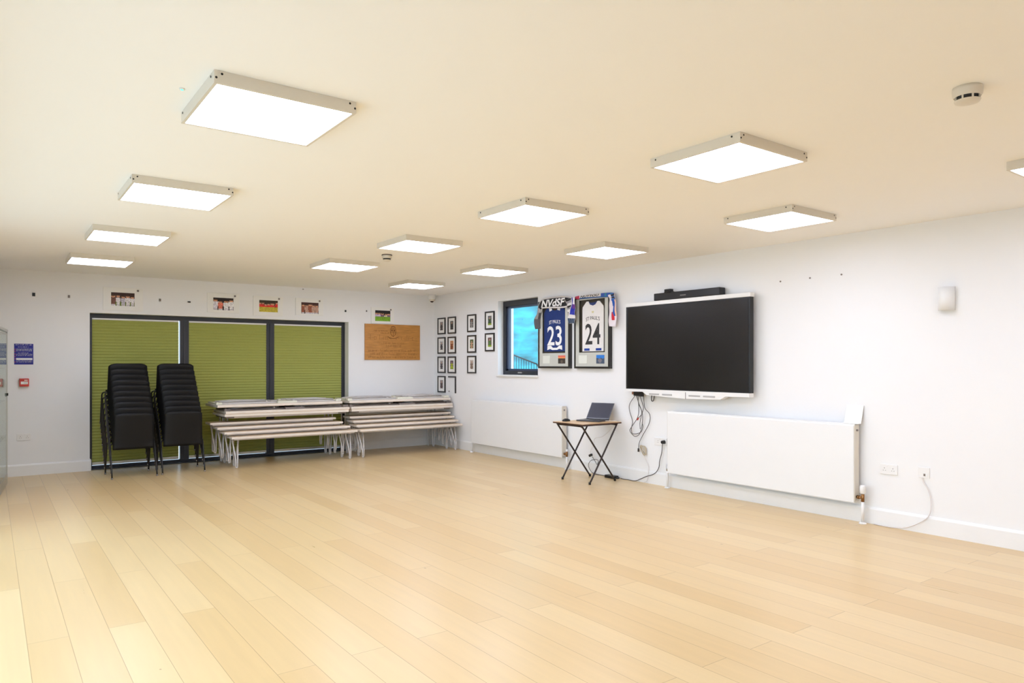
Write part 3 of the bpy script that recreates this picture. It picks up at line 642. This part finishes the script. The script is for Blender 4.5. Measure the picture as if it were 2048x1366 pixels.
wall_text('NUTTOU', -3.93, -4.27, 2.272, 2.300, -.084, INK, 'lettering', t, shear=.5, bold=.03)
def c2r(u, v):
    if u < .28 and v > .45: return K if int(u * 26) % 2 else (60, 100, 170)
    if .28 < u < .72 and v > .45 + (u - .3) * .5: return (20, 80, 175) if v < .85 else (236, 190, 160)
    if .6 < u < .82 and .4 < v < .75: return (206, 30, 50)
    return (232, 222, 228)
ribbon([(-4.43, 2.27), (-4.533, 2.29), (-4.455, 2.199), (-4.556, 2.192), (-4.445, 2.035), (-4.575, 2.028), (-4.44, 1.882), (-4.568, 1.866)], -.064, c2r, nv=12).build('hanging_end', VCOL, t)
def c2l(u, v): return (226, 220, 226) if u < .25 and v > .4 else (96, 40, 130) if u < .4 and v > .5 else (26, 40, 160) if u < .62 and v > .2 else Wh if u < .76 else ((40, 60, 88) if int(v * 12) % 3 else (90, 104, 120))
ribbon([(-3.785, 2.29), (-3.84, 2.286), (-3.765, 2.16), (-3.85, 2.154), (-3.71, 2.053), (-3.85, 2.039), (-3.725, 1.942), (-3.842, 1.947)], -.104, c2l, nv=12).build('hanging_end', VCOL, t)

# ------------------------------------------------------------------ interactive display + soundbar
t = onright('wall_display', 'large black interactive display with white top and bottom edges', 'display', -5.656, 1.6)
hw, zt, zb = .867, .525, -.485
MB().box((-hw, -.118, zb), (hw, -.06, zt), .004).build('housing', DARK, t)
MB().box((-hw + .03, -.1205, zb + .012), (hw - .02, -.117, zt - .045)).build('screen', SCREEN, t)
MB().box((-hw - .004, -.122, zt - .032), (hw + .004, -.05, zt + .012), .004).build('top_edge', WHITEP, t)
MB().box((-hw - .008, -.121, zb), (-hw - .0, -.06, zt - .03), .002).build('side_edge', WHITEP, t)
b = MB().prism([(-hw - .008, zb + .0), (hw, zb + .0), (hw, zb - .04), (.58, zb - .042), (.51, zb - .078), (.06, zb - .085), (.05, zb - .086), (-.52, zb - .066), (-.585, zb - .03), (-hw - .008, zb - .025)], -.135, -.06); b.build('bottom_tray', WHITEP, t)
for y0, y1 in ((-5.175, -5.328), (-5.373, -5.52), (-5.754, -5.91), (-5.95, -6.106)):
    MB().box((-(y0 + 5.656), -.1375, 1.055 - 1.6), (-(y1 + 5.656), -.1345, 1.073 - 1.6), .002).build('speaker_slot', GRILL, t)
MB().box((.052, -.138, -.575), (.058, -.134, -.50)).build('tray_seam', RUB, t)
MB().box((-.35, -.06, -.3), (.35, 0, .3), .004).build('wall_mount', STEELD, t)
MB().box((.845, -.12, zt - .03), (hw + .003, -.055, zt + .01), .001).build('corner_cap', RUB, t)
t = onright('soundbar', 'long black soundbar sitting on top of the wall display', 'speaker', -5.69, 2.139)
MB().box((-.459, -.118, 0), (.459, -.02, .083), .008).build('body', DARK, t); MB().box((-.07, -.1195, .03), (.01, -.117, .042)).build('badge', RUB, t)
t = onright('webcam', 'small black camera clipped on top of the soundbar', 'camera', -5.43, 2.2225)
MB().box((-.05, -.11, 0), (.05, -.05, .012), .003).build('clip', DARK, t); MB().box((-.045, -.115, .012), (.045, -.06, .038), .006).build('body', DARK, t); MB().cyl((0, -.115, .025), .01, -.003, 'y', 14).build('lens', STEELD, t)

# cables under the display
XC = -.03
def cab(pts, name, label, r=.004, m=CABLE, x=XC):
    P = [(x - .006 * math.sin(i * 1.7), y, z) for i, (y, z) in enumerate(pts)]
    return tag(MB().tube(smooth_path(P), r, 8).build(name, m), label, 'cable', 'cables hanging under the wall display')
cab([(-4.867, 1.045), (-4.775, .935), (-4.757, .85), (-4.804, .717), (-4.792, .624), (-4.821, .567), (-4.935, .593), (-4.974, .662), (-4.969, .712)], 'hanging_cable', 'grey cable making the leftmost wide loop under the display')
cab([(-4.89, 1.045), (-4.935, .934), (-4.918, .783), (-4.81, .651), (-4.792, .599), (-4.878, .543), (-4.958, .603), (-4.991, .804), (-4.935, .95), (-4.901, 1.04)], 'hanging_cable', 'grey cable looping lowest under the left end of the display', x=-.052)
cab([(-4.946, 1.05), (-4.946, .951), (-4.991, .854), (-4.98, .787), (-4.969, .712), (-4.974, .638)], 'hanging_cable', 'grey cable hanging straight between the loops', x=-.066)
t4 = cab([(-4.969, 1.05), (-5.019, .954), (-5.03, .889), (-4.997, .813), (-4.953, .77)], 'hanging_cable', 'short grey cable with a red connector', x=-.078)
MB().tube([(-.078, -4.953, .77), (-.078, -4.935, .745)], .009, 8).build('connector', RED, t4)
t5 = cab([(-4.991, 1.045), (-5.014, .896), (-5.085, .818), (-5.074, .711), (-4.98, .563), (-4.924, .467), (-4.907, .395)], 'hanging_cable', 'long grey cable with black end, hanging lowest', x=-.03)
MB().tube([(-.03, -4.907, .40), (-.03, -4.906, .36)], .010, 8).build('connector', DARK, t5)
cab([(-5.118, 1.05), (-5.123, .983), (-5.145, .984), (-5.156, 1.05)], 'hanging_cable', 'short dark cable loop under the display tray', r=.006)
t = thing('cable_junction', 'black knot of connectors under the left end of the display', 'connector', (-.05, -4.92, 1.055))
MB().box((-.03, -.06, -.025), (.025, .05, .022), .008).build('body', DARK, t); MB().box((-.02, .05, -.01), (.012, .085, .022), .005).build('plug', mat('brown_plug', (150, 96, 66), .5), t); MB().box((-.035, -.09, -.03), (.005, -.05, .01), .006).build('plug', DARK, t)
# coil of beige cable
b = MB()
for k in range(5):
    pts = []
    for i in range(16):
        a = 2 * math.pi * i / 16; pts.append((-.02 - .005 * k - .006 * math.sin(2 * a + k), -4.983 + (.036 + .003 * k) * math.sin(a + .3 * k), .385 + (.05 + .003 * (k % 3)) * math.cos(a)))
    b.tube(pts, .0038, 6, closed=True)
t = thing('cable_coil', 'beige coil of cable hanging on the wall with white tail', 'cable', (0, 0, 0)); b.build('coil', CABLEB, t)
MB().tube(smooth_path([(-.02, -4.969, .332), (-.015, -4.99, .30), (-.012, -5.025, .246), (-.02, -5.058, .192), (-.025, -5.056, .093), (-.03, -5.04, .03), (-.035, -5.0, .008)]), .0035, 8).build('tail', CABLEW, t)
t = thing('power_lead', 'grey power lead running from the black plug along the wall', 'cable', (0, 0, 0))
MB().cyl((-.012, -5.295, .509), .022, -.04, 'x', 14, .018).build('plug', DARK, t)
MB().tube(smooth_path([(-.04, -5.293, .49), (-.035, -5.286, .468), (-.03, -5.274, .386), (-.03, -5.242, .286), (-.03, -5.231, .212), (-.03, -5.188, .15), (-.03, -5.123, .11), (-.035, -5.047, .084), (-.04, -4.95, .04), (-.05, -4.87, .008), (-.05, -4.75, .006), (-.06, -4.68, .006), (-.07, -4.645, .014)]), .0045, 8).build('lead', CABLE, t)
t = thing('power_brick', 'black power adapter on the floor beside the desk leg', 'adapter', (-.09, -4.50, 0))
MB().box((-.045, -.10, 0), (.035, .07, .036), .008).build('body', DARK, t); MB().box((-.03, -.14, .006), (.015, -.1, .024), .006).build('plug', DARK, t)
MB().tube(smooth_path([(.0, .07, .018), (.03, .12, .008), (.035, .28, .005), (.05, .40, .01)]), .004, 8).build('lead', CABLE, t)

# ------------------------------------------------------------------ radiators
def radiator(y0, y1, z0, z1, label, ps):
    cy = (y0 + y1) / 2; w_ = abs(y1 - y0) / 2; h_ = z1 - z0
    t = onright('radiator', label, 'radiator', cy, z0, 'flat white panel radiators')
    MB().box((-w_ + .006, -.118, .004), (w_ - .006, -.100, h_ - .012), .006).build('front_panel', WHITEM, t)
    MB().box((-w_ + .01, -.052, .01), (w_ - .01, -.036, h_ - .02), .004).build('rear_panel', WHITEM, t)
    for s in (-1, 1): MB().box((s * w_, -.112, .02), (s * (w_ - .006), -.034, h_ - .004), .002).build('side_panel', LAMPF, t)
    b = MB()
    n = int(2 * w_ / .03)
    for k in range(n): x = -w_ + .01 + (2 * w_ - .02) * (k + .5) / n; b.box((x - .004, -.100, h_ - .012), (x + .004, -.05, h_ - .004))
    b.box((-w_, -.1125, h_ - .014), (w_, -.098, h_), .003); b.box((-w_, -.05, h_ - .014), (w_, -.036, h_), .003); b.build('top_grille', WHITEM, t)
    MB().box((-w_ + .2, -.036, .1), (-w_ + .24, -.002, h_ - .1)).box((w_ - .24, -.036, .1), (w_ - .2, -.002, h_ - .1)).build('bracket', WHITEM, t)
    MB().cyl((w_ + .0, -.078, h_ - .055), .009, .012, 'x', 12).build('bleed_valve', GREYF, t)
    # right side: valve and thermostat head, pipe to floor
    px = w_ + .055
    b = MB().tube([(w_ - .005, -.078, .055), (px, -.078, .055)], .012, 12).tube([(px, -.078, .02), (px, -.078, .09)], .015, 12); b.cyl((w_ + .008, -.078, .055), .018, .016, 'x', 6); b.build('valve', BRASS, t)
    if ps: MB().lathe([(.018, .09), (.024, .10), (.026, .15), (.02, .165), (0, .168)], (px, -.078, 0), n=18).build('thermostat_head', WHITEP, t)
    else: MB().lathe([(.014, .09), (.016, .12), (0, .122)], (px, -.078, 0), n=14).build('thermostat_head', WHITEP, t)
    MB().cyl((px, -.078, -z0 + .012), .0135, z0 + .01, n=14).build('pipe', WHITEP, t)
    MB().lathe([(.032, 0), (.032, .006), (.02, .014), (.0135, .014)], (px, -.078, -z0 + .001), n=20).build('pipe_collar', WHITEP, t)
    px = -w_ - .03
    MB().cyl((px, -.078, -z0 + .012), .0135, z0 + .02, n=14).build('pipe', WHITEP, t); MB().lathe([(.032, 0), (.032, .006), (.02, .014), (.0135, .014)], (px, -.078, -z0 + .001), n=20).build('pipe_collar', WHITEP, t)
    MB().tube([(px, -.078, .02), (px, -.078, .075), ], .014, 12).tube([(px, -.078, .05), (-w_ + .005, -.078, .05)], .011, 12).lathe([(.013, .075), (.012, .10), (0, .102)], (px, -.078, 0), n=12).build('lockshield_valve', STEEL, t)
    return t
radiator(-5.43, -7.595, .175, .878, 'long white panel radiator below the wall display', True)
radiator(-1.36, -3.595, .150, .846, 'white panel radiator below the small window, behind the desk', False)
t = thing('white_board', 'small white board leaning on the wall on top of the radiator', 'board', (-.055, -7.545, .8795))
tl = Matrix.Rotation(R(17), 3, 'Y')
MB().box((-.002, -.078, .0), (.002, .078, .168), .001, tl).build('panel', PAPER, t); MB().box((-.045, -.078, .0), (-.002, .078, .004), .001).build('base_flap', PAPER, t)

# ------------------------------------------------------------------ exam desk with laptop
DX0, DX1, DY0, DY1, DZ = -.775, -.15, -4.745, -4.20, .712
t = thing('folding_desk', 'small folding exam desk with crossed dark legs below the wall display', 'desk', ((DX0 + DX1) / 2, (DY0 + DY1) / 2, 0))
cx, cy = (DX0 + DX1) / 2, (DY0 + DY1) / 2; ax, ay = (DX1 - DX0) / 2, (DY1 - DY0) / 2
MB().box((-ax, -ay, DZ - .018), (ax, ay, DZ - .003), .003).build('desk_edge', DESKE, t); MB().box((-ax + .002, -ay + .002, DZ - .004), (ax - .002, ay - .002, DZ), .001).build('desk_top', DESKT, t)
zt = DZ - .03
def uleg(x_top, x_foot, yy):
    P = [(x_foot, -yy, .012), (x_top - (x_top - x_foot) * .06, -yy, zt - .045), (x_top, -yy + .012, zt - .008), (x_top, -yy + .05, zt), (x_top, yy - .05, zt), (x_top, yy - .012, zt - .008), (x_top - (x_top - x_foot) * .06, yy, zt - .045), (x_foot, yy, .012)]
    return MB().tube(smooth_path(P, 5), .0105, 10)
l1 = uleg(.255, -.18, .245).build('leg_frame', TUBEB, t); l2 = uleg(-.275, .25, .222).build('leg_frame', TUBEB, t)
for fx, yy, l in ((-.18, .245, l1), (.25, .222, l2)):
    for s in (-1, 1): MB().cyl((fx, s * yy, 0), .014, .028, n=12).build('foot_cap', DARK, l)
MB().box((-ax + .05, -ay + .04, zt - .0), (ax - .05, -ay + .055, DZ - .018)).box((-ax + .05, ay - .055, zt), (ax - .05, ay - .04, DZ - .018)).build('under_rail', TUBEB, t)
t = thing('laptop', 'open dark grey laptop on the folding desk', 'laptop', (-.330, -4.44, DZ), R(-72))
MB().box((-.16, -.14, .001), (.16, .11, .018), .004).build('base', LAPG, t)
b = MB()
for r_ in range(5):
    for c_ in range(13): b.box((-.14 + c_ * .0215, .0 + r_ * .019 - .0, .018), (-.14 + c_ * .0215 + .018, .016 + r_ * .019, .0195))
k_ = b.build('keyboard', DARK, t); k_['kind'] = 'stuff'
MB().box((-.05, -.09, .0178), (.04, -.03, .0186)).build('touchpad', LAPS, t)
lid = MB().box((-.16, -.006, 0), (.16, 0.0, .24), .003, Matrix.Rotation(R(-37), 3, 'X')).build('lid', LAPG, t); lid.location = (0, .108, .016)
MB().box((-.150, -.0072, .018), (.150, -.0058, .228), 0, Matrix.Rotation(R(-37), 3, 'X')).build('screen', LSCREEN, lid)
MB().cyl((-.12, .108, .016), .006, .24, 'x', 10).build('hinge', LAPS, t)
tag(MB().tube(smooth_path([(-.30, -4.62, DZ + .012), (-.22, -4.66, DZ + .008), (-.16, -4.66, DZ + .007), (-.138, -4.65, DZ - .01), (-.12, -4.55, .62), (-.09, -4.35, .50), (-.07, -4.19, .46), (-.065, -4.153, .376), (-.06, -4.108, .309), (-.06, -4.093, .262)]), .0035, 8).build('charger_cable', CABLEW), 'thin cable dropping from the laptop behind the desk', 'cable')
t = thing('charger_connector', 'small black connector hanging behind the desk legs', 'connector', (-.06, -4.10, .22))
MB().box((-.015, -.03, .0), (.015, .02, .03), .006, Matrix.Rotation(R(-25), 3, 'X')).build('body', DARK, t)
MB().tube(smooth_path([(0, -.03, .0), (0, -.08, -.05), (.0, -.12, -.09), (.01, -.13, -.04), (.01, -.07, -.03), (.015, .02, -.06), (.015, .06, -.12), (.01, .02, -.18), (0, -.05, -.212), (-.01, -.16, -.214)]), .0035, 8).build('lead', CABLE, t)
t = thing('computer_mouse', 'black computer mouse at the left of the folding desk', 'mouse', (-.62, -4.27, DZ))
b = MB(); b.grid(12, 10, lambda u, v: Vector((.052 * math.cos(math.pi * u) , .032 * math.cos(math.pi * v) * math.sin(math.pi * max(.02, min(.98, u))) ** .5, .001 + .032 * (math.sin(math.pi * u) ** .6) * (math.sin(math.pi * v) ** .6)))); b.build('shell', DARK, t)
MB().cyl((-.02, -.004, .03), .006, .008, 'y', 10).build('scroll_wheel', RUB, t)

# ------------------------------------------------------------------ stacks of black chairs
def make_chair():
    t = thing('stacking_chair', 'x', 'chair')
    # one-piece moulded shell in two parts ; chair faces +y, back at -y
    def seat(u, v):
        x = (u - .5) * (.34 + .06 * min(1, v * 5)); y = -.098 + v * .318 - .02 * (1 - abs(u - .5) * 2) * (1 - v)
        e = abs(u - .5) * 2; z = .435 + .022 * e ** 3 + .012 * math.sin(math.pi * v) * -1 - (.03 * max(0, (v - .86) / .14) ** 2) + .02 * max(0, (.12 - v) / .12)
        return Vector((x, y, z))
    MB().grid(12, 12, seat, True, .006).build('seat', CHAIRP, t)
    def back(u, v):
        w = .234 - .010 * v - .03 * max(0, (v - .9) / .1) ** 2; x = (u - .5) * 2 * w; e = abs(u - .5) * 2
        y = -.195 - .05 * v + .026 * e ** 2.5 * min(1, v * 5) - .02 * (1 - v) * 0 ; z = .350 + .450 * v - .012 * max(0, e - .8) * 5 * (1 if v > .95 else 0)
        return Vector((x, y, z))
    MB().grid(14, 14, back, True, .006).build('backrest', CHAIRP, t)
    MB().tube([(-.15, -.06, .422), (.15, -.06, .422)], .009, 8).tube([(-.15, .13, .425), (.15, .13, .425)], .009, 8).build('seat_frame', STEELD, t)
    for sx in (-1, 1):
        for sy, fy, ty in ((-1, -.27, -.19), (1, .27, .14)):
            if sy < 0: P = [(sx * .250, -.27, .02), (sx * .249, -.15, .33), (sx * .247, -.124, .395), (sx * .243, -.121, .411), (sx * .225, -.110, .421), (sx * .15, -.06, .424)]
            else: P = [(sx * .250, .27, .02), (sx * .249, .17, .34), (sx * .246, .145, .40), (sx * .225, .14, .421), (sx * .15, .135, .424)]
            P = smooth_path(P, 4)
            l = MB().tube(P, .009, 8).build('leg', STEELD, t)
            MB().tube([(sx * .2505, fy, 0), (sx * .2500, fy + (.008 if sy < 0 else -.006), .022)], .0115, 10).build('foot_cap', GREYA, l)
    return t
ch0 = make_chair()
first = True
ordn = ['lowest', 'second', 'third', 'fourth', 'fifth', 'sixth', 'seventh', 'eighth', 'ninth', 'topmost']
for (cx, cy, rz, nm) in ((-4.85, -.745, R(1), 'left stack'), (-4.26, -.71, R(-3), 'right stack beside the tables')):
    for k in range(10):
        loc = (cx, cy + .054 * k, .0685 * k); lab = 'black stacking chair, %s from the floor in the %s' % (ordn[k], nm)
        if k == 0: lab = 'black stacking chair standing on the floor, lowest in the %s' % nm
        if k == 9: lab = 'black stacking chair, topmost in the %s' % nm
        if first: o = ch0; first = False; o.location = loc; o.rotation_euler = (0, 0, rz)
        else: o = dup(ch0, loc, rz)
        o['label'] = lab; o['group'] = 'black stacking chairs in the ' + ('left stack' if cx < -4.5 else 'right stack')

# ------------------------------------------------------------------ nested benches and folded tables
BL = 1.80
def hairpin(x, y, zt, zf=0.0, splay=.0, sp=.07, r=.0105):
    b = MB(); xi = x
    b.tube(smooth_path([(xi - sp / 2, y, zt), (xi - sp / 2 + .004, y, zt - .03), (xi - .013, y + splay, zf + .12), (xi - .011, y + splay, zf + .01)], 4), r, 8)
    b.tube(smooth_path([(xi + sp / 2, y, zt), (xi + sp / 2 + .004, y, zt - .03), (xi + .013, y + splay, zf + .12), (xi + .011, y + splay, zf + .01)], 4), r, 8)
    return b
def make_bench():
    t = thing('bench', 'x', 'bench'); h = .43
    MB().box((-BL / 2, 0, h - .030), (BL / 2, .27, h - .002), .004).build('edge_band', LEDGE, t)
    MB().box((-BL / 2 + .003, .003, h - .004), (BL / 2 - .003, .267, h), .001).build('bench_top', LAMIN, t)
    MB().box((-BL / 2 + .12, .05, h - .05), (BL / 2 - .12, .07, h - .030)).build('rail', SILVER, t); MB().box((-BL / 2 + .14, .20, h - .05), (BL / 2 - .14, .22, h - .030)).build('rail', SILVER, t)
    for sx in (-1, 1):
        MB().box((sx * (BL / 2 - .135), .03, h - .048), (sx * (BL / 2 - .035), .24, h - .030), .004).build('leg_plate', SILVER, t)
        for yy, sp, di in ((.178, -.09, 0), (.250, .06, .03)):
            l = hairpin(sx * (BL / 2 - .085 - di), yy, h - .045, 0, sp).build('leg', SILVER, t)
            MB().cyl((sx * (BL / 2 - .085 - di), yy + sp, 0), .017, .018, n=10).build('foot_pad', SILVER, l)
    return t
bn = make_bench(); firstb = True
pos = ['lowest and nearest the room', 'second up', 'third up', 'fourth up, nearest the wall']
for (xr, nm, sx) in ((-1.865, 'left', -.062), (-.045, 'right', 0)):
    for k in range(4):
        loc = (xr - BL / 2 + sx * k - (.02 if nm == 'left' else 0), -1.0 + .125 * k, .058 * k); lab = 'pale folding bench with silver legs, %s in the %s nest' % (pos[k], nm)
        if firstb: o = bn; firstb = False; o.location = loc
        else: o = dup(bn, loc)
        o['label'] = lab; o['group'] = 'nested benches on the ' + nm
TL, TW = 1.80, .66
def make_table():
    t = thing('folding_table', 'x', 'table'); h = .72
    MB().box((-TL / 2, 0, h - .036), (TL / 2, TW, h - .003), .004).build('edge_band', LEDGE, t)
    MB().box((-TL / 2 + .003, .003, h - .005), (TL / 2 - .003, TW - .003, h), .001).build('table_top', LAMIN, t)
    for yy in (.06, TW - .09): MB().box((-TL / 2 + .08, yy, h - .062), (TL / 2 - .08, yy + .025, h - .036)).build('rail', SILVER, t)
    for sx in (-1, 1):
        MB().box((sx * (TL / 2 - .14), .05, h - .06), (sx * (TL / 2 - .03), TW - .05, h - .036), .006).build('leg_plate', GREYF, t)
        for yy, sp in ((.45, .0), (TW - .06, .03)):
            l = hairpin(sx * (TL / 2 - .115), yy, h - .055, 0, sp, .065).build('leg', SILVER, t); MB().cyl((sx * (TL / 2 - .115), yy + sp, 0), .017, .018, n=10).build('foot_pad', SILVER, l)
    return t
def make_folded(top):
    # lies upside down: top slab at z 0..033, folded leg frames and rails above it
    t = thing('folded_table', 'x', 'table')
    MB().box((-TL / 2, 0, .003), (TL / 2, TW, .036), .004).build('edge_band', LEDGE, t)
    MB().box((-TL / 2 + .003, .003, 0), (TL / 2 - .003, TW - .003, .005), .001).build('table_top', LAMIN, t)
    for yy in (.12, TW - .08): MB().box((-TL / 2 + .06, yy, .036), (TL / 2 - .06, yy + .022, .058), .002).build('rail', SILVER if top else GREYF, t)
    HP = CREAM if top else GREYF  # middle table's rails and hinge plates darkened to paint in the gap's shade
    MB().box((-.06, .05, .036), (.22, .11, .066), .004).build('hinge_plate', HP, t); MB().box((.1, TW - .14, .036), (.34, TW - .06, .072), .004).build('hinge_plate', HP, t)
    for sx in (-1, 1):
        b = MB().box((sx * (TL / 2 + .005), .06, .036), (sx * (TL / 2 - .08), .12, .066), .010); b.box((sx * (TL / 2 - .02), .1, .036), (sx * (TL / 2 - .07), TW - .05, .06), .006); b.cyl((sx * (TL / 2 - .015), .05, .055), .018, .09, 'y', 14); b.build('end_bracket', CREAM if top else GREYF, t)
        for yy in (.17, .23, TW - .2):
            MB().tube([(sx * (TL / 2 - .08), yy, .066), (sx * .62, yy, .078), (sx * .12, yy, .070 + (.004 if sx > 0 else 0))], .0105, 8).build('leg', SILVER, t)
        MB().tube([(sx * .2, .11, .066), (sx * .2, TW - .18, .066)], .010, 8).build('crossbar', SILVER, t)
    return t
tb = make_table(); tb.location = (-1.885 - TL / 2 - .02, -.72, 0); tb['label'] = 'upright folding table behind the left bench nest, under two folded tables'; tb['group'] = 'folding tables in the left pile'
t2 = dup(tb, (-.055 - TL / 2, -.72, 0), None, 'upright folding table behind the right bench nest, against the corner', 'folding tables in the right pile')
fd = make_folded(False); fdt = make_folded(True); fd.location = (-1.89 - TL / 2 + .0, -.715, .7205); fd['label'] = 'folded table lying upside down in the middle of the left pile'; fd['group'] = 'folding tables in the left pile'
fd2 = fdt; fd2.location = (-1.89 - TL / 2 - .10, -.68, .8105); fd2['label'] = 'folded table lying upside down on top of the left pile'; fd2['group'] = 'folding tables in the left pile'
fd3 = dup(fd, (-.06 - TL / 2, -.715, .7205), None, 'folded table lying upside down in the middle of the right pile', 'folding tables in the right pile')
fd4 = dup(fdt, (-.06 - TL / 2 - .02, -.68, .8105), None, 'folded table lying upside down on top of the right pile', 'folding tables in the right pile')
for o in (fd2, fd4): pass

# ------------------------------------------------------------------ glass cabinet at the left edge
t = thing('display_cabinet', 'tall glass display cabinet with aluminium frame at the left edge', 'cabinet', (-6.126, -.585, 0), R(-5))
cw, cd, chh = .45, .98, 1.785
b = MB()
for x in (-cw, -.018):
    for y in (-cd, -.018, ): b.box((x, y, 0), (x + .018, y + .018, chh), .002)
for z in (.11, chh - .03):
    b.box((-.016, -cd, z), (-.001, 0, z + .015)); b.box((-cw, -cd, z), (-cw + .015, 0, z + .015)); b.box((-cw, -cd, z), (0, -cd + .015, z + .015)); b.box((-cw, -.015, z), (0, 0, z + .015))
b.build('frame', ALU, t)
MB().box((-cw - .005, -cd - .005, chh), (.005, .005, chh + .03), .006).build('top_cap', ALU, t); MB().box((-cw, -cd, 0), (0, 0, .11), .004).build('plinth', ALU, t)
for z in (.55, .98, 1.36): MB().box((-cw + .02, -cd + .02, z), (-.02, -.02, z + .008)).build('glass_shelf', PGLASS, t)
dr = MB().box((-.009, -cd + .02, .125), (-.004, -.055, chh - .03)).build('glass_door', PGLASS, t)
MB().box((-.004, -.09, 1.04), (.012, -.06, 1.07), .003).box((-.002, -.20, 1.035), (.003, -.02, 1.04)).build('lock', STEELD, dr)
MB().box((-.012, -.062, .125), (-.002, -.050, chh - .03)).build('door_edge', ALU, dr)
MB().box((-cw + .005, -.012, .125), (-.02, -.006, chh - .03)).build('side_glass', PGLASS, t); MB().box((-cw + .005, -cd + .006, .125), (-.02, -cd + .012, chh - .03)).build('side_glass', PGLASS, t)
MB().box((-cw + .004, -cd + .02, .125), (-cw + .010, -.02, chh - .03)).build('back_panel', WHITEM, t)
